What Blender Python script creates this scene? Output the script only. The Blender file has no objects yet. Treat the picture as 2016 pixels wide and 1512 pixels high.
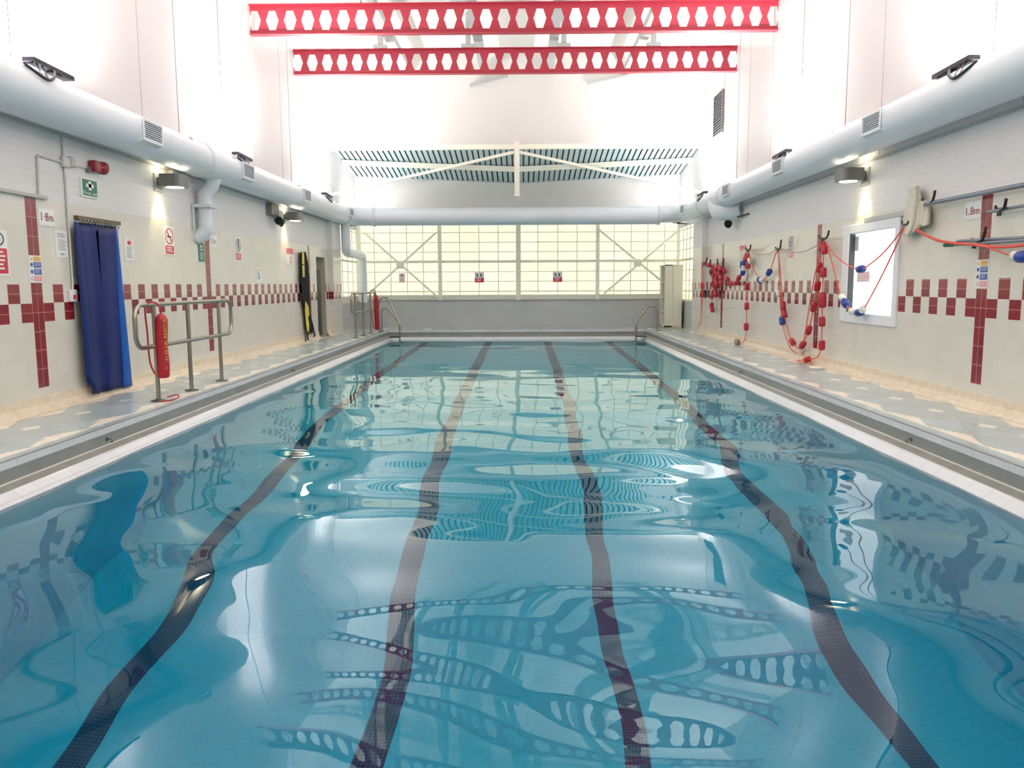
import bpy, math, random
from mathutils import Vector, Matrix, Quaternion
random.seed(7)
SC = bpy.context.scene
COL = SC.collection
PI = math.pi

# ------------------------------------------------------------------ camera
F, PITCH, YAW, ROLL, EYE = 1598.0, .1226, -.0134, -.0046, 1.34
cy_, sy_, cp_, sp_, cr_, sr_ = math.cos(YAW), math.sin(YAW), math.cos(PITCH), math.sin(PITCH), math.cos(ROLL), math.sin(ROLL)
FWD = Vector((sy_*cp_, cy_*cp_, -sp_))
R0 = Vector((cy_, -sy_, 0)); U0 = Vector((sy_*sp_, cy_*sp_, cp_))
RGT = R0*cr_ + U0*sr_; UPV = -R0*sr_ + U0*cr_
cam = bpy.data.objects.new('camera', bpy.data.cameras.new('camera')); COL.objects.link(cam)
m = Matrix((RGT, UPV, -FWD)).transposed().to_4x4(); m.translation = (0, 0, EYE)
cam.matrix_world = m
cam.data.sensor_width = 36; cam.data.lens = F/2016*36; cam.data.clip_start = .05; cam.data.clip_end = 200
SC.camera = cam
def on(px, py, ax, v):
    """the point where the sight line through a photo point meets the plane x, y or z = v"""
    r = FWD + RGT*((px-1008)/F) - UPV*((py-756)/F)
    o = Vector((0, 0, EYE)); t = (v-o[ax])/r[ax]
    return o + r*t

# ------------------------------------------------------------------ dimensions (metres)
L, R = -5.15, 4.82              # side walls
XL, XR, Y0, Y1 = -3.79, 3.43, 1.5, 23.8   # water rectangle
WZ = -.27                       # water level
YN, YF = -1.6, 25.4             # near and far wall
YB = 21.9                       # bulkhead
ZC = 7.35                       # ceiling

# ------------------------------------------------------------------ materials
def srgb(r, g, b):
    f = lambda c: (c/12.92 if c <= .04045 else ((c+.055)/1.055)**2.4)
    return (f(r/255), f(g/255), f(b/255), 1)
MATS = {}
def mat(name, col, rough=.5, metal=0, spec=.5, emit=None, es=0, noise=0, nscale=3, bump=0, bscale=20, coat=0):
    if name in MATS: return MATS[name]
    M = bpy.data.materials.new(name); M.use_nodes = True; MATS[name] = M
    nt = M.node_tree; b = nt.nodes['Principled BSDF']
    b.inputs['Base Color'].default_value = col; b.inputs['Roughness'].default_value = rough
    b.inputs['Metallic'].default_value = metal; b.inputs['Specular IOR Level'].default_value = spec
    if coat: b.inputs['Coat Weight'].default_value = coat; b.inputs['Coat Roughness'].default_value = .1
    if emit:
        b.inputs['Emission Color'].default_value = emit; b.inputs['Emission Strength'].default_value = es
    if noise or bump:
        tc = nt.nodes.new('ShaderNodeNewGeometry')
        n = nt.nodes.new('ShaderNodeTexNoise'); n.inputs['Scale'].default_value = nscale; n.inputs['Detail'].default_value = 4
        nt.links.new(tc.outputs['Position'], n.inputs['Vector'])
        if noise:
            mp = nt.nodes.new('ShaderNodeMapRange'); mp.inputs['To Min'].default_value = 1-noise; mp.inputs['To Max'].default_value = 1+noise*.4
            mp.inputs['From Min'].default_value = .3; mp.inputs['From Max'].default_value = .7
            nt.links.new(n.outputs['Fac'], mp.inputs['Value'])
            mx = nt.nodes.new('ShaderNodeMix'); mx.data_type = 'RGBA'; mx.blend_type = 'MULTIPLY'; mx.inputs['Factor'].default_value = 1
            mx.inputs['A'].default_value = col; nt.links.new(mp.outputs['Result'], mx.inputs['B'])
            nt.links.new(mx.outputs['Result'], b.inputs['Base Color'])
        if bump:
            n2 = nt.nodes.new('ShaderNodeTexNoise'); n2.inputs['Scale'].default_value = bscale
            nt.links.new(tc.outputs['Position'], n2.inputs['Vector'])
            bp = nt.nodes.new('ShaderNodeBump'); bp.inputs['Strength'].default_value = bump; bp.inputs['Distance'].default_value = .02
            nt.links.new(n2.outputs['Fac'], bp.inputs['Height']); nt.links.new(bp.outputs['Normal'], b.inputs['Normal'])
    return M

def math_n(nt, op, a, b=None, c=None):
    n = nt.nodes.new('ShaderNodeMath'); n.operation = op
    for i, v in enumerate((a, b, c)):
        if v is None: continue
        if isinstance(v, (int, float)): n.inputs[i].default_value = v
        else: nt.links.new(v, n.inputs[i])
    return n.outputs[0]
def mixc(nt, fac, a, b):
    n = nt.nodes.new('ShaderNodeMix'); n.data_type = 'RGBA'
    if isinstance(fac, (int, float)): n.inputs['Factor'].default_value = fac
    else: nt.links.new(fac, n.inputs['Factor'])
    for k, v in (('A', a), ('B', b)):
        if isinstance(v, tuple): n.inputs[k].default_value = v
        else: nt.links.new(v, n.inputs[k])
    return n.outputs['Result']
def line(nt, coord, period, phase, width):
    """1 on a joint, 0 elsewhere"""
    f = math_n(nt, 'FRACT', math_n(nt, 'DIVIDE', math_n(nt, 'SUBTRACT', coord, phase-width/2), period))
    return math_n(nt, 'LESS_THAN', f, width/period)
def tilemat(name, col, grout, axes, rough=.15, vary=.05, gw=.006, gs=1.0, spec=.5, joints=True):
    """glazed tiles; axes = ((axis, period, phase), ...) in metres"""
    M = bpy.data.materials.new(name); M.use_nodes = True; MATS[name] = M
    nt = M.node_tree; b = nt.nodes['Principled BSDF']
    b.inputs['Roughness'].default_value = rough; b.inputs['Specular IOR Level'].default_value = spec
    g = nt.nodes.new('ShaderNodeNewGeometry'); s = nt.nodes.new('ShaderNodeSeparateXYZ'); nt.links.new(g.outputs['Position'], s.inputs[0])
    fac = None; cells = []
    for ax, per, ph in axes:
        l = line(nt, s.outputs['XYZ'.index(ax)], per, ph, gw)
        fac = l if fac is None else math_n(nt, 'MAXIMUM', fac, l)
        cells.append(math_n(nt, 'FLOOR', math_n(nt, 'DIVIDE', math_n(nt, 'SUBTRACT', s.outputs['XYZ'.index(ax)], ph), per)))
    cb = nt.nodes.new('ShaderNodeCombineXYZ')
    for i, c in enumerate(cells): nt.links.new(c, cb.inputs[i])
    w = nt.nodes.new('ShaderNodeTexWhiteNoise'); nt.links.new(cb.outputs[0], w.inputs['Vector'])
    v = math_n(nt, 'ADD', math_n(nt, 'MULTIPLY', w.outputs['Value'], 2*vary), 1-vary)
    hs = nt.nodes.new('ShaderNodeHueSaturation'); hs.inputs['Color'].default_value = col; nt.links.new(v, hs.inputs['Value'])
    nt.links.new(mixc(nt, math_n(nt, 'MULTIPLY', fac, gs), hs.outputs['Color'], grout), b.inputs['Base Color'])
    nt.links.new(math_n(nt, 'ADD', math_n(nt, 'MULTIPLY', fac, .4), rough), b.inputs['Roughness'])
    return M

WHITE = mat('white_paint', srgb(212, 209, 206), .55, noise=.03, nscale=1.2, bump=.15, bscale=30)
BRICK = None
def brickmat():
    M = bpy.data.materials.new('white_painted_brick'); M.use_nodes = True
    nt = M.node_tree; b = nt.nodes['Principled BSDF']; b.inputs['Roughness'].default_value = .5
    g = nt.nodes.new('ShaderNodeNewGeometry'); s = nt.nodes.new('ShaderNodeSeparateXYZ'); nt.links.new(g.outputs['Position'], s.inputs[0])
    c = nt.nodes.new('ShaderNodeCombineXYZ'); nt.links.new(s.outputs[1], c.inputs[0]); nt.links.new(s.outputs[2], c.inputs[1])
    t = nt.nodes.new('ShaderNodeTexBrick'); nt.links.new(c.outputs[0], t.inputs['Vector'])
    t.inputs['Scale'].default_value = 1; t.inputs['Brick Width'].default_value = .225; t.inputs['Row Height'].default_value = .075
    t.inputs['Mortar Size'].default_value = .006; t.inputs['Mortar Smooth'].default_value = .6
    t.inputs['Color1'].default_value = srgb(230, 228, 227); t.inputs['Color2'].default_value = srgb(227, 225, 224); t.inputs['Mortar'].default_value = srgb(222, 220, 219)
    nt.links.new(t.outputs['Color'], b.inputs['Base Color'])
    bp = nt.nodes.new('ShaderNodeBump'); bp.inputs['Strength'].default_value = .18; bp.inputs['Distance'].default_value = .004; bp.invert = True
    nt.links.new(t.outputs['Fac'], bp.inputs['Height']); nt.links.new(bp.outputs['Normal'], b.inputs['Normal'])
    return M
BRICK = brickmat()
CLAD = mat('white_cladding_panel', srgb(220, 214, 214), .42, noise=.02, nscale=.8, bump=.08, bscale=14)
CEIL = mat('white_roof_lining', srgb(240, 238, 232), .6, noise=.02, nscale=.6)
JOINT = mat('panel_joint_dark', srgb(150, 144, 144), .6)
CREAMS = {}
MOD = {'l': (8.5, .1985), 'r': (8.54, .1993)}
def wall_tiles(sd):
    p0, md = MOD[sd]
    z0 = .96 if sd == 'l' else .965
    cr = tilemat('cream_wall_tile_'+sd, srgb(222, 218, 207), srgb(202, 197, 186), (('Y', md, p0), ('Z', .2, z0)), .16, .025, .005, .55)
    rd = tilemat('maroon_wall_tile_'+sd, srgb(132, 40, 48), srgb(205, 150, 148), (('Y', md, p0), ('Z', .1, z0)), .14, .13, .005, .9)
    st = tilemat('maroon_stripe_tile_'+sd, srgb(132, 40, 48), srgb(205, 150, 148), (('Y', md/2, p0), ('Z', .2, z0+.1)), .14, .10, .005, .9)
    return cr, rd, st
COVE = mat('cream_cove_tile', srgb(226, 212, 188), .35, noise=.12, nscale=9, bump=.25, bscale=25)
EDGEW = tilemat('white_edge_tile', srgb(210, 213, 217), srgb(178, 180, 180), (('Y', .245, .1), ('X', .245, .1)), .2, .03, .007)
EDGEG = mat('grey_channel_tile', srgb(140, 142, 138), .35, noise=.12, nscale=5)
EDGED = mat('dark_channel_tile', srgb(120, 119, 112), .4, noise=.18, nscale=7)
EDGEL = mat('pale_channel_ridge', srgb(196, 194, 188), .35, noise=.08, nscale=9)
NOSE = mat('grey_nosing_tile', srgb(158, 168, 172), .3, noise=.08, nscale=9)
GROOVE = mat('dark_groove', srgb(70, 68, 64), .5)
PTILE = tilemat('pale_blue_pool_mosaic', srgb(194, 216, 218), srgb(212, 228, 230), (('X', .05, 0), ('Y', .05, 0)), .3, .03, .004, .6)
PWALL = tilemat('pale_blue_pool_wall_tile', srgb(206, 228, 238), srgb(216, 232, 238), (('Z', .1, 0),), .3, .02, .004, .6)
LANE = tilemat('dark_lane_mosaic', srgb(82, 40, 80), srgb(205, 200, 208), (('X', .028, 0), ('Y', .028, 0)), .3, .12, .0035, .32)
STEEL = mat('brushed_stainless_steel', srgb(168, 162, 150), .28, 1.0, noise=.06, nscale=12)
STEELD = mat('dull_steel_foot', srgb(110, 106, 98), .45, .8)
DUCT = mat('white_duct_paint', srgb(222, 228, 234), .34, noise=.02, nscale=1.5)
DUCTB = mat('duct_collar_paint', srgb(214, 219, 224), .4)
SLOT = mat('dark_vent_gap', srgb(58, 62, 68), .6)
GREYM = mat('grey_metal', srgb(120, 120, 118), .4, .3)
GREYL = mat('light_grey_plastic', srgb(186, 188, 184), .5)
DARK = mat('charcoal_metal', srgb(46, 46, 58), .45, .3)
BLACK = mat('black_metal', srgb(34, 32, 30), .5)
BEAM = mat('red_steel_paint', srgb(162, 40, 58), .5, noise=.05, nscale=2)
STEELW = mat('cream_steel_paint', srgb(240, 238, 222), .45, noise=.03, nscale=2)
GRIDM = mat('tan_glazing_bar', srgb(216, 213, 186), .6)
RAFT = mat('pale_grey_steel_paint', srgb(172, 174, 172), .5)
DADO = mat('pale_grey_wall_paint', srgb(186, 189, 190), .5, noise=.04, nscale=1.2)
SILL = mat('cream_sill', srgb(222, 220, 206), .5, noise=.03, nscale=3)
BLUE = mat('navy_plastic_curtain', srgb(20, 35, 98), .45, noise=.2, nscale=4, spec=.15)
BLUEB = mat('bright_blue_curtain', srgb(0, 84, 172), .45, spec=.15, noise=.08, nscale=4)
BLUEM = mat('mid_blue_curtain', srgb(10, 36, 98), .45, spec=.15)
BLUED = mat('deep_blue_curtain', srgb(22, 34, 76), .3)
RED = mat('red_plastic', srgb(172, 26, 44), .35, noise=.08, nscale=30)
REDF = mat('red_vinyl_sleeve', srgb(172, 26, 42), .42, noise=.06, nscale=10, bump=.3, bscale=25)
YEL = mat('yellow_plastic', srgb(232, 196, 60), .45, noise=.05, nscale=8)
YELB = mat('yellow_webbing', srgb(216, 206, 84), .55, noise=.08, nscale=14)
BLUF = mat('blue_plastic_float', srgb(28, 62, 148), .35, noise=.08, nscale=30)
WHIF = mat('white_plastic_float', srgb(226, 226, 216), .4, noise=.06, nscale=20)
ROPE = mat('salmon_rope', srgb(226, 96, 82), .7, noise=.1, nscale=60)
ROPEP = mat('shaded_pink_rope', srgb(206, 170, 148), .75, noise=.1, nscale=60)  # pink rope greyed, with shade put into its colour
BOARDW = mat('sign_white', srgb(238, 238, 236), .35)
SRED = mat('sign_red', srgb(200, 36, 58), .4)
SPINK = mat('sign_faded_red', srgb(232, 150, 158), .5)
SGREEN = mat('sign_green', srgb(10, 108, 76), .4)
SBLUE = mat('sign_blue', srgb(52, 84, 148), .4)
SYEL = mat('sign_yellow', srgb(238, 190, 74), .4)
SBLACK = mat('sign_black', srgb(48, 46, 50), .5)
SGREY = mat('sign_print_grey', srgb(150, 152, 160), .5)
SMAR = mat('sign_maroon_print', srgb(150, 40, 62), .45)
ALARM = mat('dark_red_plastic', srgb(140, 26, 46), .35)
UPVC = mat('white_window_frame', srgb(232, 234, 238), .35)
CORR = mat('blue_grey_metal_deck', srgb(172, 194, 198), .5, .0, noise=.08, nscale=3)
NETM = mat('cream_net_fabric', srgb(222, 214, 196), .75, noise=.10, nscale=14, bump=.5, bscale=60)
GRIP = mat('green_rubber_grip', srgb(48, 96, 62), .6)
POLE = mat('grey_blue_aluminium', srgb(136, 146, 158), .35, .7)
CABM = mat('cream_laminate', srgb(222, 219, 204), .4, noise=.03, nscale=3)
CABI = mat('cream_laminate_inside', srgb(196, 190, 160), .5)
DOORM = mat('grey_olive_door_lining', srgb(176, 172, 156), .5)
WARM = mat('warm_lamp_glass', srgb(255, 244, 214), .3, emit=(1, .86, .6, 1), es=7)
FLOODG = mat('flood_lamp_glass', srgb(255, 255, 255), .3, emit=(1, .97, .97, 1), es=12)
GASK = mat('dark_grey_gasket', srgb(74, 80, 84), .5)
SCREW = mat('lamp_black_reflector', srgb(26, 28, 30), .3, .4)

def panemat(name, c1, c2, es, sc):
    M = bpy.data.materials.new(name); M.use_nodes = True; nt = M.node_tree; b = nt.nodes['Principled BSDF']
    b.inputs['Base Color'].default_value = (.3, .295, .26, 1); b.inputs['Roughness'].default_value = .35
    g = nt.nodes.new('ShaderNodeNewGeometry'); n = nt.nodes.new('ShaderNodeTexNoise'); n.inputs['Scale'].default_value = sc; n.inputs['Detail'].default_value = 2
    nt.links.new(g.outputs['Position'], n.inputs['Vector'])
    mp = nt.nodes.new('ShaderNodeMapRange'); mp.inputs['From Min'].default_value = .35; mp.inputs['From Max'].default_value = .65
    nt.links.new(n.outputs['Fac'], mp.inputs['Value'])
    nt.links.new(mixc(nt, mp.outputs['Result'], c1, c2), b.inputs['Emission Color']); b.inputs['Emission Strength'].default_value = es
    return M
GLAZ = panemat('backlit_translucent_panel', (.90, .87, .64, 1), (.94, .92, .74, 1), .47, .9)
PANE = panemat('bright_lit_pane', (.95, .97, 1, 1), (1, 1, 1, 1), .75, .5)

def deckmat():
    M = bpy.data.materials.new('blue_grey_deck_mosaic'); M.use_nodes = True; nt = M.node_tree; b = nt.nodes['Principled BSDF']
    g = nt.nodes.new('ShaderNodeNewGeometry'); s = nt.nodes.new('ShaderNodeSeparateXYZ'); nt.links.new(g.outputs['Position'], s.inputs[0])
    X, Y = s.outputs[0], s.outputs[1]
    q = .025
    snap = lambda v: math_n(nt, 'MULTIPLY', math_n(nt, 'FLOOR', math_n(nt, 'DIVIDE', v, q)), q)
    Xs, Ys = snap(X), snap(Y)
    # d = distance outward from the pool edge (either long side)
    d = math_n(nt, 'MAXIMUM', math_n(nt, 'SUBTRACT', Xs, XR+.2), math_n(nt, 'SUBTRACT', XL-.2, Xs))
    W = 1.17
    ph = math_n(nt, 'FRACT', math_n(nt, 'DIVIDE', math_n(nt, 'SUBTRACT', Ys, 7.54), .928))
    tri = math_n(nt, 'MULTIPLY', math_n(nt, 'ABSOLUTE', math_n(nt, 'SUBTRACT', ph, .5)), 2)   # 1 on the diamond line, 0 between
    outer = math_n(nt, 'GREATER_THAN', d, math_n(nt, 'SUBTRACT', W-.07, math_n(nt, 'MULTIPLY', tri, .17)))
    inner = math_n(nt, 'MULTIPLY', math_n(nt, 'GREATER_THAN', d, .12),
                   math_n(nt, 'LESS_THAN', d, math_n(nt, 'SUBTRACT', .30, math_n(nt, 'MULTIPLY', tri, .15))))
    dy = math_n(nt, 'MULTIPLY', math_n(nt, 'MINIMUM', ph, math_n(nt, 'SUBTRACT', 1, ph)), .928)
    dia = math_n(nt, 'LESS_THAN', math_n(nt, 'ADD', math_n(nt, 'MULTIPLY', dy, .6), math_n(nt, 'ABSOLUTE', math_n(nt, 'SUBTRACT', d, .70))), .085)
    fac = math_n(nt, 'MAXIMUM', math_n(nt, 'MAXIMUM', outer, inner), dia)
    n = nt.nodes.new('ShaderNodeTexNoise'); n.inputs['Scale'].default_value = 1.6; n.inputs['Detail'].default_value = 5; nt.links.new(g.outputs['Position'], n.inputs['Vector'])
    cb = nt.nodes.new('ShaderNodeCombineXYZ'); nt.links.new(Xs, cb.inputs[0]); nt.links.new(Ys, cb.inputs[1])
    w = nt.nodes.new('ShaderNodeTexWhiteNoise'); nt.links.new(cb.outputs[0], w.inputs['Vector'])
    c = mixc(nt, dia, mixc(nt, fac, srgb(174, 187, 191), srgb(242, 232, 216)), srgb(232, 230, 220))
    hs = nt.nodes.new('ShaderNodeHueSaturation'); nt.links.new(c, hs.inputs['Color'])
    nt.links.new(math_n(nt, 'ADD', math_n(nt, 'ADD', math_n(nt, 'MULTIPLY', w.outputs['Value'], .08), math_n(nt, 'MULTIPLY', n.outputs['Fac'], .16)), .88), hs.inputs['Value'])
    nt.links.new(hs.outputs['Color'], b.inputs['Base Color'])
    nt.links.new(math_n(nt, 'ADD', math_n(nt, 'MULTIPLY', n.outputs['Fac'], .25), .12), b.inputs['Roughness'])
    return M
DECK = deckmat()

def watermat():
    M = bpy.data.materials.new('clear_pool_water'); M.use_nodes = True; nt = M.node_tree
    nt.nodes.remove(nt.nodes['Principled BSDF']); o = nt.nodes['Material Output']
    g = nt.nodes.new('ShaderNodeBsdfGlass'); g.inputs['Roughness'].default_value = 0; g.inputs['IOR'].default_value = 1.333
    nt.links.new(g.outputs[0], o.inputs['Surface'])
    v = nt.nodes.new('ShaderNodeVolumeAbsorption'); v.inputs['Color'].default_value = (.0, .85, .928, 1); v.inputs['Density'].default_value = .70
    nt.links.new(v.outputs[0], o.inputs['Volume'])
    return M
WATER = watermat()

# ------------------------------------------------------------------ mesh builder
ORG = {}
class MB:
    def __init__(s): s.v = []; s.f = []; s.m = []; s.sm = []; s.mats = []
    def mi(s, M):
        if M not in s.mats: s.mats.append(M)
        return s.mats.index(M)
    def add(s, vs, fs, M, smooth=False):
        o = len(s.v); s.v += [tuple(p) for p in vs]; i = s.mi(M)
        for f in fs: s.f.append([o+k for k in f]); s.m.append(i); s.sm.append(smooth)
    def quad(s, a, b, c, d, M): s.add([a, b, c, d], [(0, 1, 2, 3)], M)
    def box(s, x0, x1, y0, y1, z0, z1, M, bev=0):
        if x0 > x1: x0, x1 = x1, x0
        if y0 > y1: y0, y1 = y1, y0
        if z0 > z1: z0, z1 = z1, z0
        if bev <= 0:
            v = [(x, y, z) for x in (x0, x1) for y in (y0, y1) for z in (z0, z1)]
            s.add(v, [(0, 1, 3, 2), (4, 6, 7, 5), (0, 4, 5, 1), (2, 3, 7, 6), (0, 2, 6, 4), (1, 5, 7, 3)], M)
        else:
            b = min(bev, (x1-x0)/2.01, (y1-y0)/2.01, (z1-z0)/2.01)
            v = []; idx = {}
            for sx in (0, 1):
                for sy in (0, 1):
                    for sz in (0, 1):
                        X, Y, Z = (x0, x1)[sx], (y0, y1)[sy], (z0, z1)[sz]
                        dx, dy, dz = (b, -b)[sx], (b, -b)[sy], (b, -b)[sz]
                        for k, p in enumerate(((X, Y+dy, Z+dz), (X+dx, Y, Z+dz), (X+dx, Y+dy, Z))):
                            idx[sx, sy, sz, k] = len(v); v.append(p)
            f = []
            for a in (0, 1):
                f.append([idx[a, 0, 0, 0], idx[a, 0, 1, 0], idx[a, 1, 1, 0], idx[a, 1, 0, 0]])
                f.append([idx[0, a, 0, 1], idx[1, a, 0, 1], idx[1, a, 1, 1], idx[0, a, 1, 1]])
                f.append([idx[0, 0, a, 2], idx[0, 1, a, 2], idx[1, 1, a, 2], idx[1, 0, a, 2]])
            for a in (0, 1):
                for c in (0, 1):
                    f.append([idx[a, c, 0, 0], idx[a, c, 1, 0], idx[a, c, 1, 1], idx[a, c, 0, 1]])
                    f.append([idx[a, 0, c, 0], idx[a, 1, c, 0], idx[a, 1, c, 2], idx[a, 0, c, 2]])
                    f.append([idx[0, a, c, 1], idx[1, a, c, 1], idx[1, a, c, 2], idx[0, a, c, 2]])
                    for d in (0, 1): f.append([idx[a, c, d, 0], idx[a, c, d, 1], idx[a, c, d, 2]])
            s.add(v, f, M)
    def bar(s, a, b, w, h, M, up=(0, 0, 1)):
        """rectangular bar from a to b"""
        a, b = Vector(a), Vector(b); t = (b-a).normalized(); u = Vector(up)
        if abs(t.dot(u)) > .98: u = Vector((0, 1, 0))
        sd = t.cross(u).normalized(); u = sd.cross(t)
        v = [p + sd*(i*w/2) + u*(j*h/2) for p in (a, b) for i, j in ((-1, -1), (1, -1), (1, 1), (-1, 1))]
        s.add(v, [(3, 2, 1, 0), (4, 5, 6, 7), (0, 1, 5, 4), (1, 2, 6, 5), (2, 3, 7, 6), (3, 0, 4, 7)], M)
    def tube(s, path, r, M, seg=10, caps=True):
        P = [Vector(p) for p in path]; n = len(P)
        T = [((P[min(i+1, n-1)]-P[i]).normalized() + (P[i]-P[max(i-1, 0)]).normalized()).normalized() for i in range(n)]
        u = Vector((0, 0, 1)) if abs(T[0].z) < .9 else Vector((1, 0, 0))
        u = (u - T[0]*u.dot(T[0])).normalized(); vs = []
        for i in range(n):
            if i:
                u = (u - T[i]*u.dot(T[i])).normalized()
            w = T[i].cross(u)
            ri = r[i] if isinstance(r, (list, tuple)) else r
            for k in range(seg):
                a = 2*PI*k/seg; vs.append(P[i] + u*(math.cos(a)*ri) + w*(math.sin(a)*ri))
        fs = [(i*seg+k, i*seg+(k+1) % seg, (i+1)*seg+(k+1) % seg, (i+1)*seg+k) for i in range(n-1) for k in range(seg)]
        s.add(vs, fs, M, True)
        if caps:
            s.add(vs[:seg], [tuple(range(seg))[::-1]], M); s.add(vs[-seg:], [tuple(range(seg))], M)
    def lathe(s, c, ax, prof, M, seg=16, smooth=True):
        """prof = [(distance along ax, radius)...]"""
        c, ax = Vector(c), Vector(ax).normalized()
        s.tube([c+ax*d for d, _ in prof], [max(r, 1e-4) for _, r in prof], M, seg, True) if smooth else None
    def grid(s, nu, nv, fn, M, smooth=True):
        vs = [fn(i/(nu-1), j/(nv-1)) for j in range(nv) for i in range(nu)]
        fs = [(j*nu+i, j*nu+i+1, (j+1)*nu+i+1, (j+1)*nu+i) for j in range(nv-1) for i in range(nu-1)]
        s.add(vs, fs, M, smooth)
    def build(s, name, parent=None, kind=None):
        o0 = Vector(ORG.get(parent.name, (0, 0, 0))) if parent else Vector((0, 0, 0))
        me = bpy.data.meshes.new(name)
        me.from_pydata([tuple(Vector(p)-o0) for p in s.v], [], s.f)
        for M in s.mats: me.materials.append(M)
        me.polygons.foreach_set('material_index', s.m); me.polygons.foreach_set('use_smooth', s.sm)
        me.validate(); me.update()
        ob = bpy.data.objects.new(name, me); COL.objects.link(ob)
        if parent: ob.parent = parent; ORG[ob.name] = tuple(o0)
        if kind: ob['kind'] = kind
        return ob
def tag(o, label, cat, group=None):
    o['label'] = label; o['category'] = cat
    if group: o['group'] = group
    return o
def thing(name, label, cat, loc, group=None):
    o = bpy.data.objects.new(name, None); COL.objects.link(o); o.location = loc; o.empty_display_size = .1
    ORG[o.name] = tuple(loc)
    return tag(o, label, cat, group)
def struct(o, label=None):
    o['kind'] = 'structure'
    if label: o['label'] = label
    return o
def copy_tree(o, loc, label):
    c = o.copy(); COL.objects.link(c); c.location = loc; c['label'] = label; ORG[c.name] = tuple(loc)
    for ch in list(o.children):
        d = ch.copy(); COL.objects.link(d); d.parent = c
        for g in list(ch.children):
            e = g.copy(); COL.objects.link(e); e.parent = d
    return c
def arc(c, r, a0, a1, n, plane):
    """points on an arc; plane = (u axis, v axis)"""
    u, v = Vector(plane[0]), Vector(plane[1]); c = Vector(c)
    return [c + u*(r*math.cos(a0+(a1-a0)*i/n)) + v*(r*math.sin(a0+(a1-a0)*i/n)) for i in range(n+1)]
def smooth_path(P, n=6):
    P = [Vector(p) for p in P]; out = []
    for i in range(len(P)-1):
        p0, p1, p2, p3 = P[max(i-1, 0)], P[i], P[i+1], P[min(i+2, len(P)-1)]
        for k in range(n):
            t = k/n
            out.append(.5*((2*p1) + (p2-p0)*t + (2*p0-5*p1+4*p2-p3)*t*t + (3*p1-p0-3*p2+p3)*t**3))
    out.append(P[-1]); return out
def text_mesh(txt):
    cu = bpy.data.curves.new('lettering', 'FONT'); cu.body = txt; cu.resolution_u = 3
    ob = bpy.data.objects.new('lettering', cu); COL.objects.link(ob)
    dg = bpy.context.evaluated_depsgraph_get(); me = bpy.data.meshes.new_from_object(ob.evaluated_get(dg))
    V = [(v.co.x, v.co.y) for v in me.vertices]; Fc = [tuple(p.vertices) for p in me.polygons]
    bpy.data.objects.remove(ob); bpy.data.curves.remove(cu); bpy.data.meshes.remove(me)
    x0, x1 = min(v[0] for v in V), max(v[0] for v in V); y0, y1 = min(v[1] for v in V), max(v[1] for v in V)
    return [((a-x0)/(x1-x0), (b-y0)/(y1-y0)) for a, b in V], Fc

# ------------------------------------------------------------------ walls
def side_wall(sd, holes):
    X = L if sd == 'l' else R
    p0, md = MOD[sd]
    CR, RD, ST = wall_tiles(sd)
    zr = (.96, 1.16, 1.36) if sd == 'l' else (.965, 1.165, 1.375)
    ys = [p0+md*k for k in range(-51, 71) if YN < p0+md*k < 22.6] + [YN, 22.62]
    zs = [-.02, .26, *zr, 2.275, 3.03]
    for h in holes: ys += h[:2]; zs += h[2:]
    ys = sorted(set(round(y, 4) for y in ys)); zs = sorted(set(round(z, 4) for z in zs))
    b = MB()
    for i in range(len(ys)-1):
        ym = (ys[i]+ys[i+1])/2; k = math.floor((ym-p0)/md); stripe = k in (0, 24, 56)
        for j in range(len(zs)-1):
            zm = (zs[j]+zs[j+1])/2
            if any(h[0] < ym < h[1] and h[2] < zm < h[3] for h in holes): continue
            if zm > 2.275: M = BRICK
            elif stripe and zm > .26: M = ST
            elif zr[1] < zm < zr[2] and k % 2 == 0: M = RD
            elif zr[0] < zm < zr[1] and (k % 2 == 1): M = RD
            else: M = CR
            q = [(X, ys[i], zs[j]), (X, ys[i+1], zs[j]), (X, ys[i+1], zs[j+1]), (X, ys[i], zs[j+1])]
            b.quad(*(q if sd == 'l' else q[::-1]), M)
    # upper cladding with dark panel joints, its foot a shallow ledge
    s_ = 1 if sd == 'l' else -1
    b.quad((X+s_*.02, YN, 3.03), (X+s_*.02, YB+.1, 3.03), (X+s_*.02, YB+.1, ZC), (X+s_*.02, YN, ZC), CLAD)
    b.quad((X+s_*.02, YB+.1, 3.03), (X+s_*.02, YF, 3.03), (X+s_*.02, YF, 5.4), (X+s_*.02, YB+.1, 5.4), CLAD)
    b.quad((X, YN, 3.03), (X, YF, 3.03), (X+s_*.02, YF, 3.03), (X+s_*.02, YN, 3.03), CLAD)
    b.box(X, X+s_*.035, YN, 22.6, 3.0, 3.03, GREYL)
    for y in ([4.9, 8.05, 11.26, 14.35, 15.9, 17.75, 19.9, 21.1] if sd == 'l' else [4.9, 8.1, 11.27, 14.35, 16.2, 17.8, 20.0, 21.2]):
        b.box(X+s_*.02, X+s_*.023, y-.004, y+.004, 3.05, ZC, JOINT)
    # solid pier at the far end of the tiled wall, then low dado under the side glazing
    b.box(X-s_*.3, X+s_*.0, 22.62, 22.63, -.02, 3.03, CR)
    b.quad((X, 22.62, -.02), (X, YF, -.02), (X, YF, .8), (X, 22.62, .8), DADO)
    b.box(X, X+s_*.02, 22.62, YF, .8, .86, SILL); b.quad((X, 22.62, .86), (X, YF, .86), (X, YF, 1.0), (X, 22.62, 1.0), SILL)
    struct(b.build('wall_left' if sd == 'l' else 'wall_right'),
           ('left' if sd == 'l' else 'right')+' pool hall wall with cream tiles, maroon chequer band and white upper cladding')
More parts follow.
